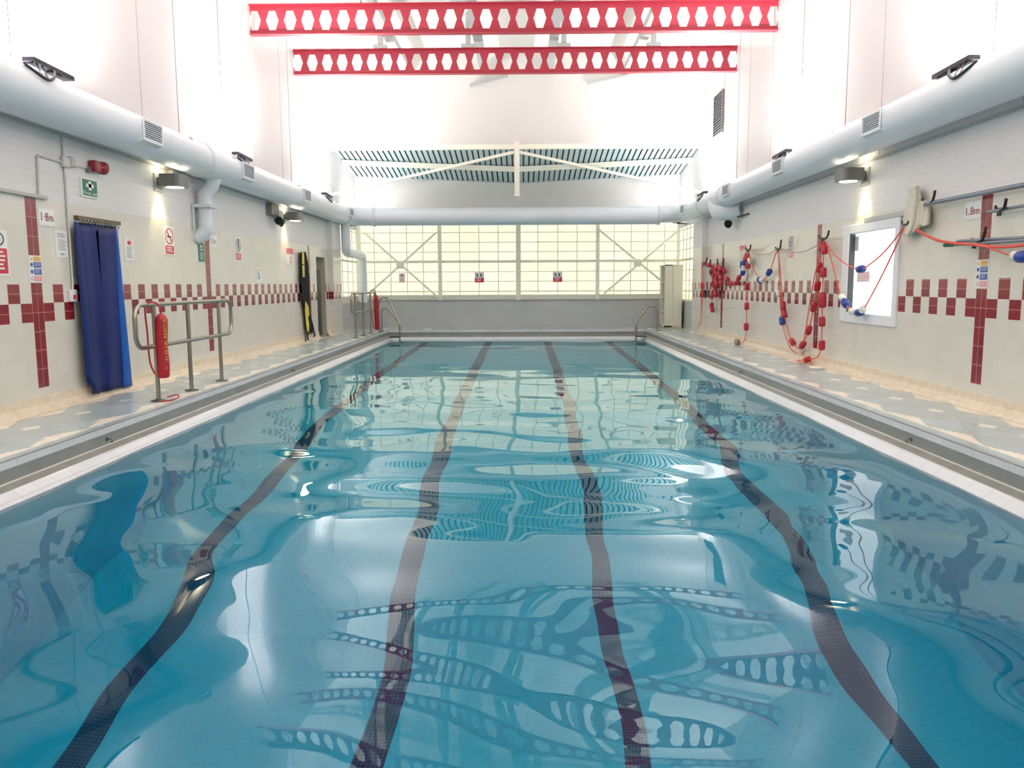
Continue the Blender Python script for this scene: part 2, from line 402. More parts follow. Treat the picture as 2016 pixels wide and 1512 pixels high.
def pilaster(name, sd, y0, y1):
    X = L if sd == 'l' else R; s_ = 1 if sd == 'l' else -1; P = X+s_*.135
    CR, RD = MATS['cream_wall_tile_'+sd], MATS['maroon_wall_tile_'+sd]; b = MB()
    for za, zb, M in ((0, .96, CR), (.96, 1.16, RD), (1.16, 2.275, CR), (2.275, 3.0, BRICK)): b.quad((X, y0, za), (P, y0, za), (P, y0, zb), (X, y0, zb), M)
    p0, md = MOD[sd]; ys = [y0]+[p0+md*k for k in range(60, 75) if y0+.02 < p0+md*k < y1-.02]+[y1]
    for a, c in zip(ys, ys[1:]):
        k = math.floor(((a+c)/2-p0)/md)
        for za, zb, M in ((0, .96, CR), (.96, 1.16, RD if k % 2 else CR), (1.16, 1.36, CR if k % 2 else RD), (1.36, 2.275, CR), (2.275, 3.0, BRICK)): b.quad((P, a, za), (P, c, za), (P, c, zb), (P, a, zb), M)
    b.quad((X, y1, 0), (P, y1, 0), (P, y1, 3.0), (X, y1, 3.0), CR); b.quad((X, y0, 3.0), (P, y0, 3.0), (P, y1, 3.0), (X, y1, 3.0), BRICK)
    struct(b.build(name), 'tiled pier at the far end of the %s wall' % ('left' if sd == 'l' else 'right'))
WIN = (10.60, 12.30, .80, 2.13)
DOOR = (20.42, 21.30, -.02, 2.04)
side_wall('l', [DOOR]); side_wall('r', [WIN])
pilaster('trim_2', 'l', 21.65, 22.62); pilaster('trim_3', 'r', 21.5, 22.62)

b = MB()   # far wall: grey dado, sill, white above the glazing
b.quad((L, YF, -.02), (R+.14, YF, -.02), (R+.14, YF, .86), (L, YF, .86), DADO)
b.box(L, R+.14, YF-.06, YF, .86, 1.01, SILL)
b.quad((L, YF, 3.42), (R+.14, YF, 3.42), (R+.14, YF, 5.6), (L, YF, 5.6), WHITE)
b.quad((R, 22.7, -.02), (R+.14, YF, -.02), (R+.14, YF, 0), (R, 22.7, 0), DADO)
struct(b.build('wall_far'), 'far end wall, pale grey dado below the backlit glazing and white above')
b = MB(); b.quad((L, YN, -.02), (L, YN, ZC), (R, YN, ZC), (R, YN, -.02), WHITE)
struct(b.build('wall_near'))
b = MB(); b.quad((L, YN, ZC), (L, YB+.1, ZC), (R, YB+.1, ZC), (R, YN, ZC), CEIL)
struct(b.build('ceiling'), 'white ceiling over the main pool hall')
b = MB()   # bulkhead closing the high hall above the end bay
b.box(L+.02, R-.02, YB, YB+.12, 4.98, ZC, WHITE)
b.box(L+.02, R-.02, YB-.01, YB+.13, 4.86, 4.98, STEELW)
struct(b.build('wall_bulkhead'), 'white bulkhead wall hanging above the end bay of the pool')

# corrugated roof over the end bay, valley along the middle
def roofz(x, y):
    f = (y-YB)/(YF-YB); c = 1-abs(x+.16)/5
    return 5.12 - .50*f - .22*c
b = MB(); n = 66
for i in range(n):
    x0 = L + (R+.14-L)*i/n; w = (R+.14-L)/n
    prof = [(0, 0), (.72*w, 0), (.77*w, .04), (.95*w, .04), (w, 0)]
    for (a, za), (c, zc_) in zip(prof, prof[1:]):
        M = SLOT if (za != zc_ or za > 0) else CORR
        p = lambda x, y, z: (x, y, roofz(x, y)+z)
        b.quad(p(x0+a, YB+.1, za), p(x0+c, YB+.1, zc_), p(x0+c, YF, zc_), p(x0+a, YF, za), M)
o = struct(b.build('ceiling_end_bay'), 'ribbed blue-grey metal roof deck over the far end bay')

# ------------------------------------------------------------------ deck, pool shell, edge, water
b = MB(); DX0, DX1, DY0, DY1 = XL-.2, XR+.2, Y0-.2, Y1+.2
for x0, x1, y0, y1 in ((L, DX0, YN, YF), (DX1, R+.14, YN, YF), (DX0, DX1, YN, DY0), (DX0, DX1, DY1, YF)):
    b.quad((x0, y0, 0), (x1, y0, 0), (x1, y1, 0), (x0, y1, 0), DECK)
struct(b.build('floor'), 'wet blue-grey mosaic pool deck with beige stepped borders and small diamonds')
PROF = [(.26, .0015, NOSE), (.205, .0015, GROOVE), (.2, -.004, EDGEW), (.195, -.062, EDGEG), (.195, -.165, EDGEL), (.170, -.17, EDGED), (.105, -.200, EDGEW), (.08, -.212, EDGEW), (.0, -.275, EDGEW), (0, -.40, PWALL)]
b = MB()
for (o0, z0, M), (o1, z1, _) in zip(PROF, PROF[1:]):
    a = [(XL-o0, Y0-o0, z0), (XR+o0, Y0-o0, z0), (XR+o0, Y1+o0, z0), (XL-o0, Y1+o0, z0)]
    c = [(XL-o1, Y0-o1, z1), (XR+o1, Y0-o1, z1), (XR+o1, Y1+o1, z1), (XL-o1, Y1+o1, z1)]
    for k in range(4): b.quad(a[k], a[(k+1) % 4], c[(k+1) % 4], c[k], M)
struct(b.build('trim_1'), 'pool edge with white tile lip, grey overflow channel and pale coping')
b = MB()
FLO = [(Y0, -3.25), (6.2, -3.2), (8.2, -2.65), (11.5, -1.95), (16, -1.6), (Y1, -1.3)]
lx = [-2.85, -1.0, .72, 2.5]; lw = .10
xs = sorted([XL, XR] + [x-lw for x in lx] + [x+lw for x in lx])
for (ya, za), (yb, zb) in zip(FLO, FLO[1:]):
    for x0, x1 in zip(xs, xs[1:]):
        M = LANE if any(abs((x0+x1)/2-x) < .01 for x in lx) and yb <= Y1 else PTILE
        b.quad((x0, ya, za), (x1, ya, za), (x1, yb, zb), (x0, yb, zb), M)
def fz(y):
    for (ya, za), (yb, zb) in zip(FLO, FLO[1:]):
        if ya <= y <= yb: return za+(zb-za)*(y-ya)/(yb-ya)
    return FLO[-1][1]
for (ya, za), (yb, zb) in zip(FLO, FLO[1:]):
    for X in (XL, XR): b.quad((X, ya, -.4), (X, yb, -.4), (X, yb, zb), (X, ya, za), PWALL)
for Y in (Y0, Y1): b.quad((XL, Y, -.4), (XR, Y, -.4), (XR, Y, fz(Y)), (XL, Y, fz(Y)), PWALL)
struct(b.build('pool_basin'), 'sunken pool basin of pale blue mosaic with four dark lane lines')

random.seed(21)
WV = []
for lam, amp, cnt in ((2.6, .0085, 4), (1.5, .0036, 5), (.95, .0014, 5), (.5, .0003, 5)):
    for _ in range(cnt):
        a = random.uniform(0, 2*PI); l_ = lam*random.uniform(.8, 1.25); k = 2*PI/l_
        WV.append((k*math.cos(a), k*math.sin(a), random.uniform(0, 2*PI), amp*random.uniform(.6, 1.2)))
def wave(x, y):
    h = 0
    g = .24 + .86*max(0, min(1, (16-y)/11))
    for kx, ky, p, a in WV: h += a*math.sin(kx*x+ky*y+p)
    e = min(x-XL, XR-x, Y1-y)
    return h*g*max(.25, min(1, e/.6+.2))
b = MB(); nx, ny = 122, 372; ov = .06
vx = [XL-ov+(XR-XL+2*ov)*i/(nx-1) for i in range(nx)]; vy = [Y0-ov+(Y1-Y0+2*ov)*j/(ny-1) for j in range(ny)]
b.v = [(x, y, WZ+wave(x, y)) for y in vy for x in vx]
b.mi(WATER)
for j in range(ny-1):
    for i in range(nx-1): b.f.append([j*nx+i, j*nx+i+1, (j+1)*nx+i+1, (j+1)*nx+i])
rim = [i for i in range(nx)] + [j*nx+nx-1 for j in range(1, ny)] + [(ny-1)*nx+i for i in range(nx-2, -1, -1)] + [j*nx for j in range(ny-2, 0, -1)]
nr = len(rim); o0 = len(b.v)
b.v += [(b.v[r][0], b.v[r][1], -3.4) for r in rim]
ns = len(b.f)
for k in range(nr): b.f.append([rim[(k+1) % nr], rim[k], o0+k, o0+(k+1) % nr])
b.f.append([o0+k for k in range(nr)][::-1])
b.m = [0]*len(b.f); b.sm = [True]*ns + [False]*(len(b.f)-ns)
w = b.build('pool_water'); w['kind'] = 'stuff'; tag(w, 'clear rippling blue water filling the swimming pool', 'water')

for sd in ('l', 'r'):      # cream cove along the wall foot
    X = L if sd == 'l' else R; s_ = 1 if sd == 'l' else -1
    b = MB(); pr = [(0, .17), (.012, .165), (.018, .09), (.045, .035), (.09, .002)]
    ye = 22.6
    for y0, y1 in (((YN, DOOR[0]), (DOOR[1], ye)) if sd == 'l' else ((YN, ye),)):
        for (a, za), (c, zc_) in zip(pr, pr[1:]):
            q = [(X+s_*a, y0, za), (X+s_*c, y0, zc_), (X+s_*c, y1, zc_), (X+s_*a, y1, za)]
            b.add(q, [(0, 1, 2, 3)], COVE)
    struct(b.build('baseboard_left' if sd == 'l' else 'baseboard_right'), 'cream cove tiles along the foot of the %s wall' % ('left' if sd == 'l' else 'right'))

# ------------------------------------------------------------------ far glazing
def glazing(name, label, pts0, pts1, vert, hor, z0, z1, thick, inward):
    p0, p1 = Vector(pts0), Vector(pts1); t = (p1-p0).normalized(); w = (p1-p0).length; n_ = Vector(inward)
    root = bpy.data.objects.new(name, None); COL.objects.link(root); root.location = p0; ORG[root.name] = tuple(p0); struct(root, label)
    b = MB(); q = [p0+Vector((0, 0, z0)), p1+Vector((0, 0, z0)), p1+Vector((0, 0, z1)), p0+Vector((0, 0, z1))]
    b.quad(*q, GLAZ); b.build('pane', root)
    b = MB()
    for v in vert: b.bar(p0+t*v+n_*.008+Vector((0, 0, z0)), p0+t*v+n_*.008+Vector((0, 0, z1)), .019, .016, GRIDM, up=tuple(n_))
    for h, th in hor: b.bar(p0+n_*.01+Vector((0, 0, h)), p1+n_*.01+Vector((0, 0, h)), .02, th*.85, GRIDM, up=(0, 0, 1))
    b.build('glazing_grid', root); return root
HOR = [(2.92, .02), (2.62, .02), (2.33, .02), (1.722, .02), (1.425, .02), (1.117, .03)]
V = [-4.588, -4.089, -3.579, -3.075, -1.941, -1.343, -.746, .479, 1.091, 1.687, 2.83, 3.347, 3.863, 4.379]
g2 = glazing('window_2', 'cream backlit translucent glazing across the far end wall', (L, YF, 0), (R+.14, YF, 0), [v-L for v in V], HOR, 1.0, 3.42, .02, (0, -1, 0))
b = MB(); b.bar((L, YF-.05, 2.033), (R+.14, YF-.05, 2.033), .08, .075, STEELW); b.build('transom', g2)
for x, wd in ((-2.547, .11), (-.125, .145), (2.313, .105), (4.84, .17), (-5.06, .13)):
    b = MB(); b.box(x-wd/2, x+wd/2, YF-.16, YF-.02, .84, 3.42, STEELW); b.build('column', g2)
glazing('window_3', 'side strip of cream translucent glazing left of the far corner', (L, 22.66, 0), (L, YF, 0), [.7, 1.4, 2.1], HOR+[(2.03, .06)], 1.0, 3.0, .02, (1, 0, 0))
glazing('window_4', 'side strip of cream translucent glazing behind the tall cabinet', (R, 22.66, 0), (R, YF, 0), [.5, 1.0, 1.5, 2.0], HOR+[(2.03, .07)], .86, 3.0, .02, (-1, 0, 0))
for (lab, a0, a1, c0, c1, g) in (
        ('cream steel cross brace on the glazing behind the ladder with red rescue tube', (-2.62, 2.93), (-4.75, 1.06), (-4.85, 2.93), (-2.62, .95), (-3.76, 1.94)),
        ('cream steel cross brace on the glazing beside the tall cream cabinet', (2.35, 2.96), (4.80, .98), (4.78, 2.96), (2.50, 1.03), (3.53, 1.97))):
    t = thing('cross_brace', lab, 'brace', (g[0], YF-.2, .95), 'cross braces on the far glazing')
    for k, (p, q) in enumerate(((a0, a1), (c0, c1))):
        b = MB(); b.bar((p[0], YF-.20-.04*k, p[1]), (q[0], YF-.20-.04*k, q[1]), .05, .075, STEELW, up=(0, 1, 0)); b.build('brace_bar', t)
    b = MB(); b.box(g[0]-.12, g[0]+.12, YF-.27, YF-.18, g[1]-.11, g[1]+.11, STEELW, .03); b.build('gusset_plate', t)

# ------------------------------------------------------------------ viewing window on the right wall
def pt(u, z): return (R, u, z)
root = bpy.data.objects.new('window_1', None); COL.objects.link(root); root.location = (R, 11.45, .76); ORG[root.name] = (R, 11.45, .76)
struct(root, 'bright white framed viewing window in the right wall')
y0, y1, z0, z1 = 10.535, 12.363, .757, 2.172; iy0, iy1, iz0, iz1 = 10.655, 12.135, .907, 2.036
b = MB()
for a in ((y0, iy0, z0, z1), (iy1, y1, z0, z1), (iy0, iy1, z0, iz0), (iy0, iy1, iz1, z1)): b.box(R-.035, R+.07, *a, UPVC, .012)
b.build('window_frame', root)
b = MB(); b.quad((R+.055, iy0-.02, iz0-.02), (R+.055, iy0-.02, iz1+.02), (R+.055, iy1+.02, iz1+.02), (R+.055, iy1+.02, iz0-.02), PANE); b.build('pane', root)
b = MB(); b.box(R-.02, R+.05, iy1-.035, iy1, iz0-.02, iz1, GASK); b.build('gasket', root)
# ------------------------------------------------------------------ left doorway with dark recess
root = bpy.data.objects.new('door_1', None); COL.objects.link(root); root.location = (L, 20.86, 0); ORG[root.name] = (L, 20.86, 0)
struct(root, 'open doorway with a dark door leaf near the far end of the left wall')
b = MB(); y0, y1, z1 = DOOR[0], DOOR[1], DOOR[3]
for q in (((L, y1, 0), (L-.35, y1, 0), (L-.35, y1, z1), (L, y1, z1)), ((L, y0, 0), (L-.35, y0, 0), (L-.35, y0, z1), (L, y0, z1)),
          ((L, y0, z1), (L-.35, y0, z1), (L-.35, y1, z1), (L, y1, z1)), ((L-.35, y0, 0), (L-.35, y1, 0), (L-.35, y1, z1), (L-.35, y0, z1)), ((L-.35, y0, 0), (L, y0, 0), (L, y1, 0), (L-.35, y1, 0))):
    b.quad(*q, DOORM)
b.build('door_lining', root)
b = MB(); b.box(L-.08, L-.03, y0+.16, y0+.50, .06, 1.72, BLACK); b.build('door_leaf', root)

# ------------------------------------------------------------------ castellated roof beams
def make_beam(y, label):
    x0, x1, zb, H = L, R, 6.045, .52
    t = thing('castellated_beam', label, 'roof beam', ((x0+x1)/2, y, zb), 'red castellated roof beams')
    n = 29; off = .0; p = (x1-x0)/(n+.6); th = .006
    xs0 = x0 - .2*p; hz = zb+H/2-.005; hh, hw, hf = .175, .123, .062
    b = MB()
    for i in range(n+1):
        a = xs0+i*p; c = a+p
        O = lambda x, z, s: (min(max(x, x0), x1), y+s*th, z)
        cx = a+p/2
        for s in (-1, 1):
            TL, TR, BL, BR = O(a, zb+H, s), O(c, zb+H, s), O(a, zb, s), O(c, zb, s); ML, MR = O(a, hz, s), O(c, hz, s)
            h = [O(cx-hf, hz+hh, s), O(cx+hf, hz+hh, s), O(cx+hw, hz, s), O(cx+hf, hz-hh, s), O(cx-hf, hz-hh, s), O(cx-hw, hz, s)]
            for q in ((TL, TR, h[1], h[0]), (TR, MR, h[2], h[1]), (MR, BR, h[3], h[2]), (BR, BL, h[4], h[3]), (BL, ML, h[5], h[4]), (ML, TL, h[0], h[5])): b.quad(*q, BEAM)
        for k in range(6):
            pts = [(cx-hf, hz+hh), (cx+hf, hz+hh), (cx+hw, hz), (cx+hf, hz-hh), (cx-hf, hz-hh), (cx-hw, hz)]
            q0, q1 = pts[k], pts[(k+1) % 6]
            b.quad(O(*q0, -1), O(*q1, -1), O(*q1, 1), O(*q0, 1), BEAM)
    b.build('web', t)
    b = MB(); b.box(x0, x1, y-.08, y+.08, zb+H, zb+H+.014, BEAM); b.build('top_flange', t)
    b = MB(); b.box(x0, x1, y-.08, y+.08, zb-.014, zb, BEAM); b.build('bottom_flange', t)
    return t
bm = make_beam(18.95, 'red castellated roof beam with hexagonal holes, the farther and lower in view')
for y, lab in ((16.0, 'red castellated roof beam with hexagonal holes, the nearer at the top of the view'),
               (13.05, 'red castellated roof beam seen only as a reflection low in the pool water'),
               (10.1, 'red castellated roof beam overhead, reflected at the very bottom of the water')):
    copy_tree(bm, ((L+R)/2, y, 6.045), lab)
# rails running along the hall above the beams
for k, (x, lab) in enumerate(((-2.95, 'pale steel roof rail on the beams, nearest the left wall'), (-.98, 'pale steel roof rail on the beams, left of the middle'),
               (.72, 'pale steel roof rail on the beams, right of the middle'), (2.72, 'pale steel roof rail on the beams, nearest the right wall'))):
    t = thing('roof_rail', lab, 'roof rail', (x, 16, 6.6), 'pale steel rails above the red beams')
    b = MB(); b.box(x-.1, x+.1, 9, YB, 6.74, 6.9, RAFT); b.build('rail', t)
    s_ = 1 if x > 0 else -1
    for y in (16.0, 18.95):
        b = MB(); b.box(x+s_*.22-.055, x+s_*.22+.055, y-.05, y+.05, 6.58, 7.34, RAFT); b.box(x+s_*.22-.15, x+s_*.22+.15, y-.09, y+.09, 6.58, 6.66, RAFT)
        b.build('stub_post', t)
for (p, q, lab) in (((925, 168), (1000, 149), 'white diagonal stay on the bulkhead, left of the middle'), ((1250, 145), (1158, 164), 'white diagonal stay on the bulkhead, right of the middle')):
    a, c = on(*p, 1, YB-.035), on(*q, 1, YB-.035)
    b = MB(); b.bar(a, c, .05, .09, RAFT, up=(0, 1, 0)); tag(b.build('diagonal_stay'), lab, 'stay', 'white stays on the bulkhead')

# hanging post and struts of the end bay
t = thing('hanging_post', 'cream steel post hanging in the middle below the bulkhead', 'post', (-.135, YB-.1, 3.62))
b = MB(); b.box(-.20, -.07, YB-.16, YB-.02, 3.66, 5.02, STEELW); b.build('post', t)
b = MB(); b.box(-.22, -.05, YB-.18, YB-.0, 3.62, 3.67, STEELW); b.build('end_plate', t)
b = MB(); b.bar((-.22, YB-.09, 4.76), (-5.12, YB-.09, 3.68), .07, .085, STEELW, up=(0, 1, 0)); b.build('strut', t)
b = MB(); b.bar((-.06, YB-.09, 4.76), (4.79, YB-.09, 3.68), .07, .085, STEELW, up=(0, 1, 0)); b.build('strut', t)
t = thing('roof_purlin', 'cream steel purlin under the ribbed metal deck', 'purlin', (-.14, 23.6, 4.5))
for xa in (L+.03, R-.0):
    b = MB(); b.bar((-.14, 23.6, roofz(-.14, 23.6)-.09), (xa, 23.6, roofz(xa, 23.6)-.09), .08, .14, STEELW); b.build('purlin_bar', t)

# ------------------------------------------------------------------ ducts
XDL, XDR, ZD, RD_ = -4.85, 4.5, 3.215, .245
def outlet(t, X, s_, ya, yb, z0, z1, fx):
    """boxed outlet on a side duct; s_ = +1 when it faces +x"""
    b = MB(); F1 = fx
    v = [(X, ya, z1+.01), (F1, ya, z1), (F1, yb, z1), (X, yb, z1+.01), (X+s_*.06, ya, z0-.06), (F1, ya, z0), (F1, yb, z0), (X+s_*.06, yb, z0-.06)]
    b.add(v, [(0, 1, 2, 3), (4, 7, 6, 5), (0, 4, 5, 1), (3, 2, 6, 7), (1, 5, 6, 2)], DUCT); ob = b.build('outlet_box', t)
    b = MB(); g = F1+s_*.004; m_ = .03
    b.box(F1, g, ya+m_, yb-m_, z0+m_, z1-m_, SLOT)
    k = 8; h = (z1-z0-2*m_)/k
    for i in range(k):
        zc = z0+m_+h*(i+.28); b.box(F1, g+s_*.010, ya+m_, yb-m_, zc-h*.20, zc+h*.20, DUCT)
    for a in ((ya, ya+m_, z0, z1), (yb-m_, yb, z0, z1), (ya+m_, yb-m_, z0, z0+m_), (ya+m_, yb-m_, z1-m_, z1)): b.box(F1-s_*.005, g+s_*.012, *a, DUCT)
    b.build('grille', ob)
def hanger(t, x, y):
    b = MB(); b.tube([(x, y, ZD+RD_-.01), (x, y, ZC)], .006, JOINT, 6)
    ob = b.build('hanger_rod', t)
    b = MB(); s_ = 1 if x < 0 else -1
    b.box(x+s_*.09, x+s_*.18, y-.03, y+.03, ZD+RD_*.62, ZD+RD_*.86, GREYL, .01); b.build('clamp', ob)
def collar(t, c, ax, r):
    b = MB(); b.lathe(c, ax, [(-.04, r), (-.035, r+.018), (.035, r+.018), (.04, r)], DUCTB, 28); b.build('collar', t)
eb = .72
t = thing('air_duct', 'long white round air duct along the left wall', 'air duct', (XDL, 10, ZD), 'white round air ducts')
b = MB(); b.tube([(XDL, y, ZD) for y in (YN, 5, 10, 15, 20, 23-eb)] + arc((XDL+eb, 23-eb, ZD), eb, PI, PI/2, 10, ((1, 0, 0), (0, 1, 0)))[1:], RD_, DUCT, 28); b.build('duct_tube', t)
for ya, yb in ((6.45, 6.98), (10.04, 10.57), (13.58, 14.13), (17.36, 17.88)): outlet(t, XDL, 1, ya, yb, 3.09, 3.35, -4.58)
outlet(t, XDL, 1, 21.75, 22.25, 3.15, 3.36, -4.56)
for y in (7.97, 11.77, 13.5, 17.4, 20.9): hanger(t, XDL, y)
for y in (4.0, 12.4, 22.2): collar(t, (XDL, y, ZD), (0, 1, 0), RD_)
# branch dropping down the wall beside the 1.2m sign
bx, by = L+.14, 13.0
b = MB(); b.tube([(XDL, by, ZD-.1), (XDL+.0, by, ZD-.22)] + [(XDL-.04, by, 2.9), (bx, by, 2.78), (bx, by, 2.65), (bx, by, 2.35), (bx, by, 2.28), (bx-.01, by, 2.21), (bx-.05, by-.01, 2.14), (bx-.16, by-.02, 2.09)], .112, DUCT, 20); br = b.build('branch_duct', t)
b = MB(); b.box(L, bx+.16, by-.19, by+.19, 2.55, 2.60, DUCTB); b.build('wall_bracket', br)
b = MB(); b.tube([(L+.03, by-.2, 2.6), (L+.03, by-.2, 2.2)], .015, DUCTB, 6); b.build('bracket_rod', br)
# far elbow down the side glazing
ex = XDL-.0
b = MB(); b.tube([(ex, 22.55, ZD-.1), (ex, 22.55, 2.42)] + arc((ex, 22.75, 2.42), .2, PI, 1.5*PI, 6, ((0, 1, 0), (0, 0, 1))) + [(ex, 24.6, 2.22), (ex, 24.75, 2.2), (ex, 24.82, 2.1), (ex, 24.82, .8)], .125, DUCT, 16); b.build('elbow_duct', t)
t = thing('air_duct', 'white round air duct crossing the far end below the bulkhead', 'air duct', (-.15, 23, ZD), 'white round air ducts')
b = MB(); b.tube([(XDL+eb, 23, ZD), (-2, 23, ZD), (0, 23, ZD), (2, 23, ZD), (XDR-eb, 23, ZD)], RD_, DUCT, 28); b.build('duct_tube', t)
for x in (XDL+eb, XDR-eb): collar(t, (x, 23, ZD), (1, 0, 0), RD_)
t = thing('air_duct', 'long white round air duct along the right wall', 'air duct', (XDR, 10, ZD+.03), 'white round air ducts')
ZR = ZD+.035
b = MB(); b.tube([(XDR, y, ZR) for y in (YN, 5, 10, 15, 20, 23-eb)] + arc((XDR-eb, 23-eb, ZR), eb, 0, PI/2, 10, ((1, 0, 0), (0, 1, 0)))[1:], .238, DUCT, 28); b.build('duct_tube', t)
for ya, yb in ((6.3, 6.83), (9.97, 10.50), (13.66, 14.18), (17.13, 17.65)): outlet(t, XDR, -1, ya, yb, 3.14, 3.38, 4.25)
outlet(t, XDR, -1, 21.6, 22.1, 3.15, 3.38, 4.22)
for y in (8.13, 11.72, 13.6, 17.5, 20.6): hanger(t, XDR, y)
for y in (4.2, 18.2, 20.3): collar(t, (XDR, y, ZR), (0, 1, 0), .238)
b = MB(); b.tube([(XDR, 19.0, ZR), (XDR-.02, 18.95, 3.1), (XDR-.02, 18.8, 2.98), (XDR+.04, 18.5, 2.93), (XDR+.18, 18.3, 2.93), (R, 18.2, 2.95)], [.24, .24, .23, .21, .2, .2], DUCT, 22); b.build('branch_duct', t)

# ------------------------------------------------------------------ floodlights on the ducts, aimed up
def floodlight(x, y, s_, label, power):
    z = ZD+RD_+.02
    t = thing('floodlight', label, 'floodlight', (x, y, z), 'dark floodlights aimed up from the ducts')
    b = MB(); b.bar((x+s_*.03, y-.56, z+.065), (x+s_*.03, y+.16, z+.045), .12, .045, DARK); b.bar((x+s_*.03, y-.22, z+.032), (x+s_*.03, y-.06, z+.028), .09, .03, DARK); b.build('housing', t)
    b = MB(); b.bar((x+s_*.03, y-.50, z+.088), (x+s_*.03, y+.10, z+.071), .09, .008, FLOODG); b.build('lens', t)
    b = MB()
    b.tube(smooth_path([(x+s_*.04, y-.50, z+.05), (x+s_*.12, y-.74, z-.02), (x+s_*.17, y-.86, z-.055), (x+s_*.215, y-.80, z-.105), (x+s_*.245, y-.62, z-.15), (x+s_*.20, y-.42, z-.075), (x+s_*.10, y-.24, z+.025)], 4), .015, DARK, 8)
    b.tube([(x+s_*.05, y-.46, z+.05), (x+s_*.235, y-.70, z-.13)], .009, DARK, 6); b.tube([(x+s_*.06, y-.38, z+.05), (x+s_*.245, y-.60, z-.15)], .009, DARK, 6)
    b.build('yoke', t)
    ld = bpy.data.lights.new('flood_light', 'AREA'); ld.shape = 'RECTANGLE'; ld.size = .14; ld.size_y = .44; ld.energy = power; ld.color = (1, .985, .968)
    lo = bpy.data.objects.new('flood_light', ld); COL.objects.link(lo); lo.parent = t
    lo.location = (s_*.04, -.18, .105); lo.rotation_euler = (PI+.04, -s_*.06, 0)
PW = 165
for y, lab in ((2.4, 'dark floodlight on the left duct beside the camera'), (8.75, 'dark floodlight with looped yoke on the left duct, nearest in view'), (14.5, 'dark floodlight on the left duct above the dropping branch pipe'), (20.6, 'dark floodlight on the left duct near the far corner')):
    floodlight(XDL, y, 1, lab, PW)
for y, lab in ((2.6, 'dark floodlight on the right duct beside the camera'), (8.97, 'dark floodlight with looped yoke on the right duct, nearest in view'), (14.6, 'dark floodlight on the right duct beside its middle grille'), (20.8, 'dark floodlight on the right duct near the far corner')):
    floodlight(XDR, y, -1, lab, PW)

for X, s_, lab in ((L+.02, 1, 'dark floodlight tucked behind the far duct at the left corner'), (R, -1, 'dark floodlight tucked behind the far duct at the right corner')):
    t = thing('floodlight', lab, 'floodlight', (X, 24.2, 3.05), 'dark floodlights aimed up from the ducts')
    b = MB(); b.bar((X+s_*.30, 24.0, 3.12), (X+s_*.30, 24.4, 3.12), .18, .05, DARK); b.build('housing', t)
    b = MB(); b.bar((X+s_*.30, 24.03, 3.149), (X+s_*.30, 24.37, 3.149), .14, .008, FLOODG); b.build('lens', t)
    b = MB(); b.bar((X, 24.2, 3.06), (X+s_*.30, 24.2, 3.08), .04, .03, BLACK); b.build('bracket_arm', t)
    ld = bpy.data.lights.new('flood_light', 'AREA'); ld.shape = 'RECTANGLE'; ld.size = .14; ld.size_y = .32; ld.energy = 26; ld.color = (1, .985, .968)
    lo = bpy.data.objects.new('flood_light', ld); COL.objects.link(lo); lo.parent = t; lo.location = (s_*.30, 0, .12); lo.rotation_euler = (PI, s_*.1, 0)

# ------------------------------------------------------------------ wall lamps
def wall_lamp(X, y, s_, z, label):
    t = thing('wall_lamp', label, 'wall lamp', (X, y, z), 'grey up and down wall lamps')
    b = MB(); d0, d1 = .10, .40; n = 8
    out = [(d0, -.17), (d0, .17)] + [(d1-.08+.08*math.cos(a), (.17-.06)*(1 if k < 4 else -1)+.06*math.sin(a)) for k, a in enumerate([PI/2, PI/3, PI/6, 0, 0, -PI/6, -PI/3, -PI/2])]
    vs = [(X+s_*a, y+c, z+zz) for zz in (-.085, .085) for a, c in out]; k = len(out)
    b.add(vs, [tuple(range(k)), tuple(range(2*k-1, k-1, -1))] + [(i, (i+1) % k, k+(i+1) % k, k+i) for i in range(k)], GREYM); b.build('housing', t)
    for sg in (-1, 1):
        b = MB(); vs = [(X+s_*(.25+.12*math.cos(2*PI*i/20)), y+.13*math.sin(2*PI*i/20), z+sg*.088) for i in range(20)]
        b.add(vs, [tuple(range(20))], WARM); b.build('lens', t)
    b = MB(); b.box(X, X+s_*.02, y-.13, y+.13, z-.14, z+.1, GREYL); b.box(X, X+s_*.12, y-.05, y+.05, z-.05, z+.05, GREYM); b.build('wall_plate', t)
    for sg, e in ((-1, 13), (1, 10)):
        ld = bpy.data.lights.new('lamp_glow', 'SPOT'); ld.energy = e; ld.color = (1, .84, .46); ld.spot_size = 1.3; ld.spot_blend = .7; ld.shadow_soft_size = .03
        lo = bpy.data.objects.new('lamp_glow', ld); COL.objects.link(lo); lo.parent = t; lo.location = (s_*.13, 0, sg*.10)
        lo.rotation_euler = (0, (s_*.28) if sg < 0 else (PI-s_*.28), 0)
wall_lamp(L, 11.65, 1, 2.80, 'grey wall lamp glowing below the left duct, between the first aid sign and branch pipe')
wall_lamp(L, 17.75, 1, 2.80, 'grey wall lamp glowing on the left wall beside two grey boxes')
wall_lamp(R, 11.70, -1, 2.83, 'grey wall lamp glowing on the right wall above the window')
b = MB(); b.box(L, L+.10, 11.95, 12.15, 2.82, 3.0, GREYL, .01); tag(b.build('junction_box'), 'small grey junction box on the left wall behind the first lamp', 'box')
t = thing('emergency_light', 'grey box unit with black twin spot lamp beside the far left wall lamp', 'emergency light', (L, 16.85, 2.65))
b = MB(); b.box(L, L+.13, 16.55, 17.0, 2.74, 2.97, GREYM, .01); b.build('battery_box', t)
b = MB(); b.box(L, L+.06, 17.0, 17.5, 2.66, 2.9, GREYL, .01); b.build('mounting_plate', t)
b = MB(); b.lathe((L+.14, 16.85, 2.66), (.6, -.5, -.25), [(-.07, .03), (0, .075), (.05, .09), (.07, .075)], SCREW, 14); b.build('spot_lamp', t)
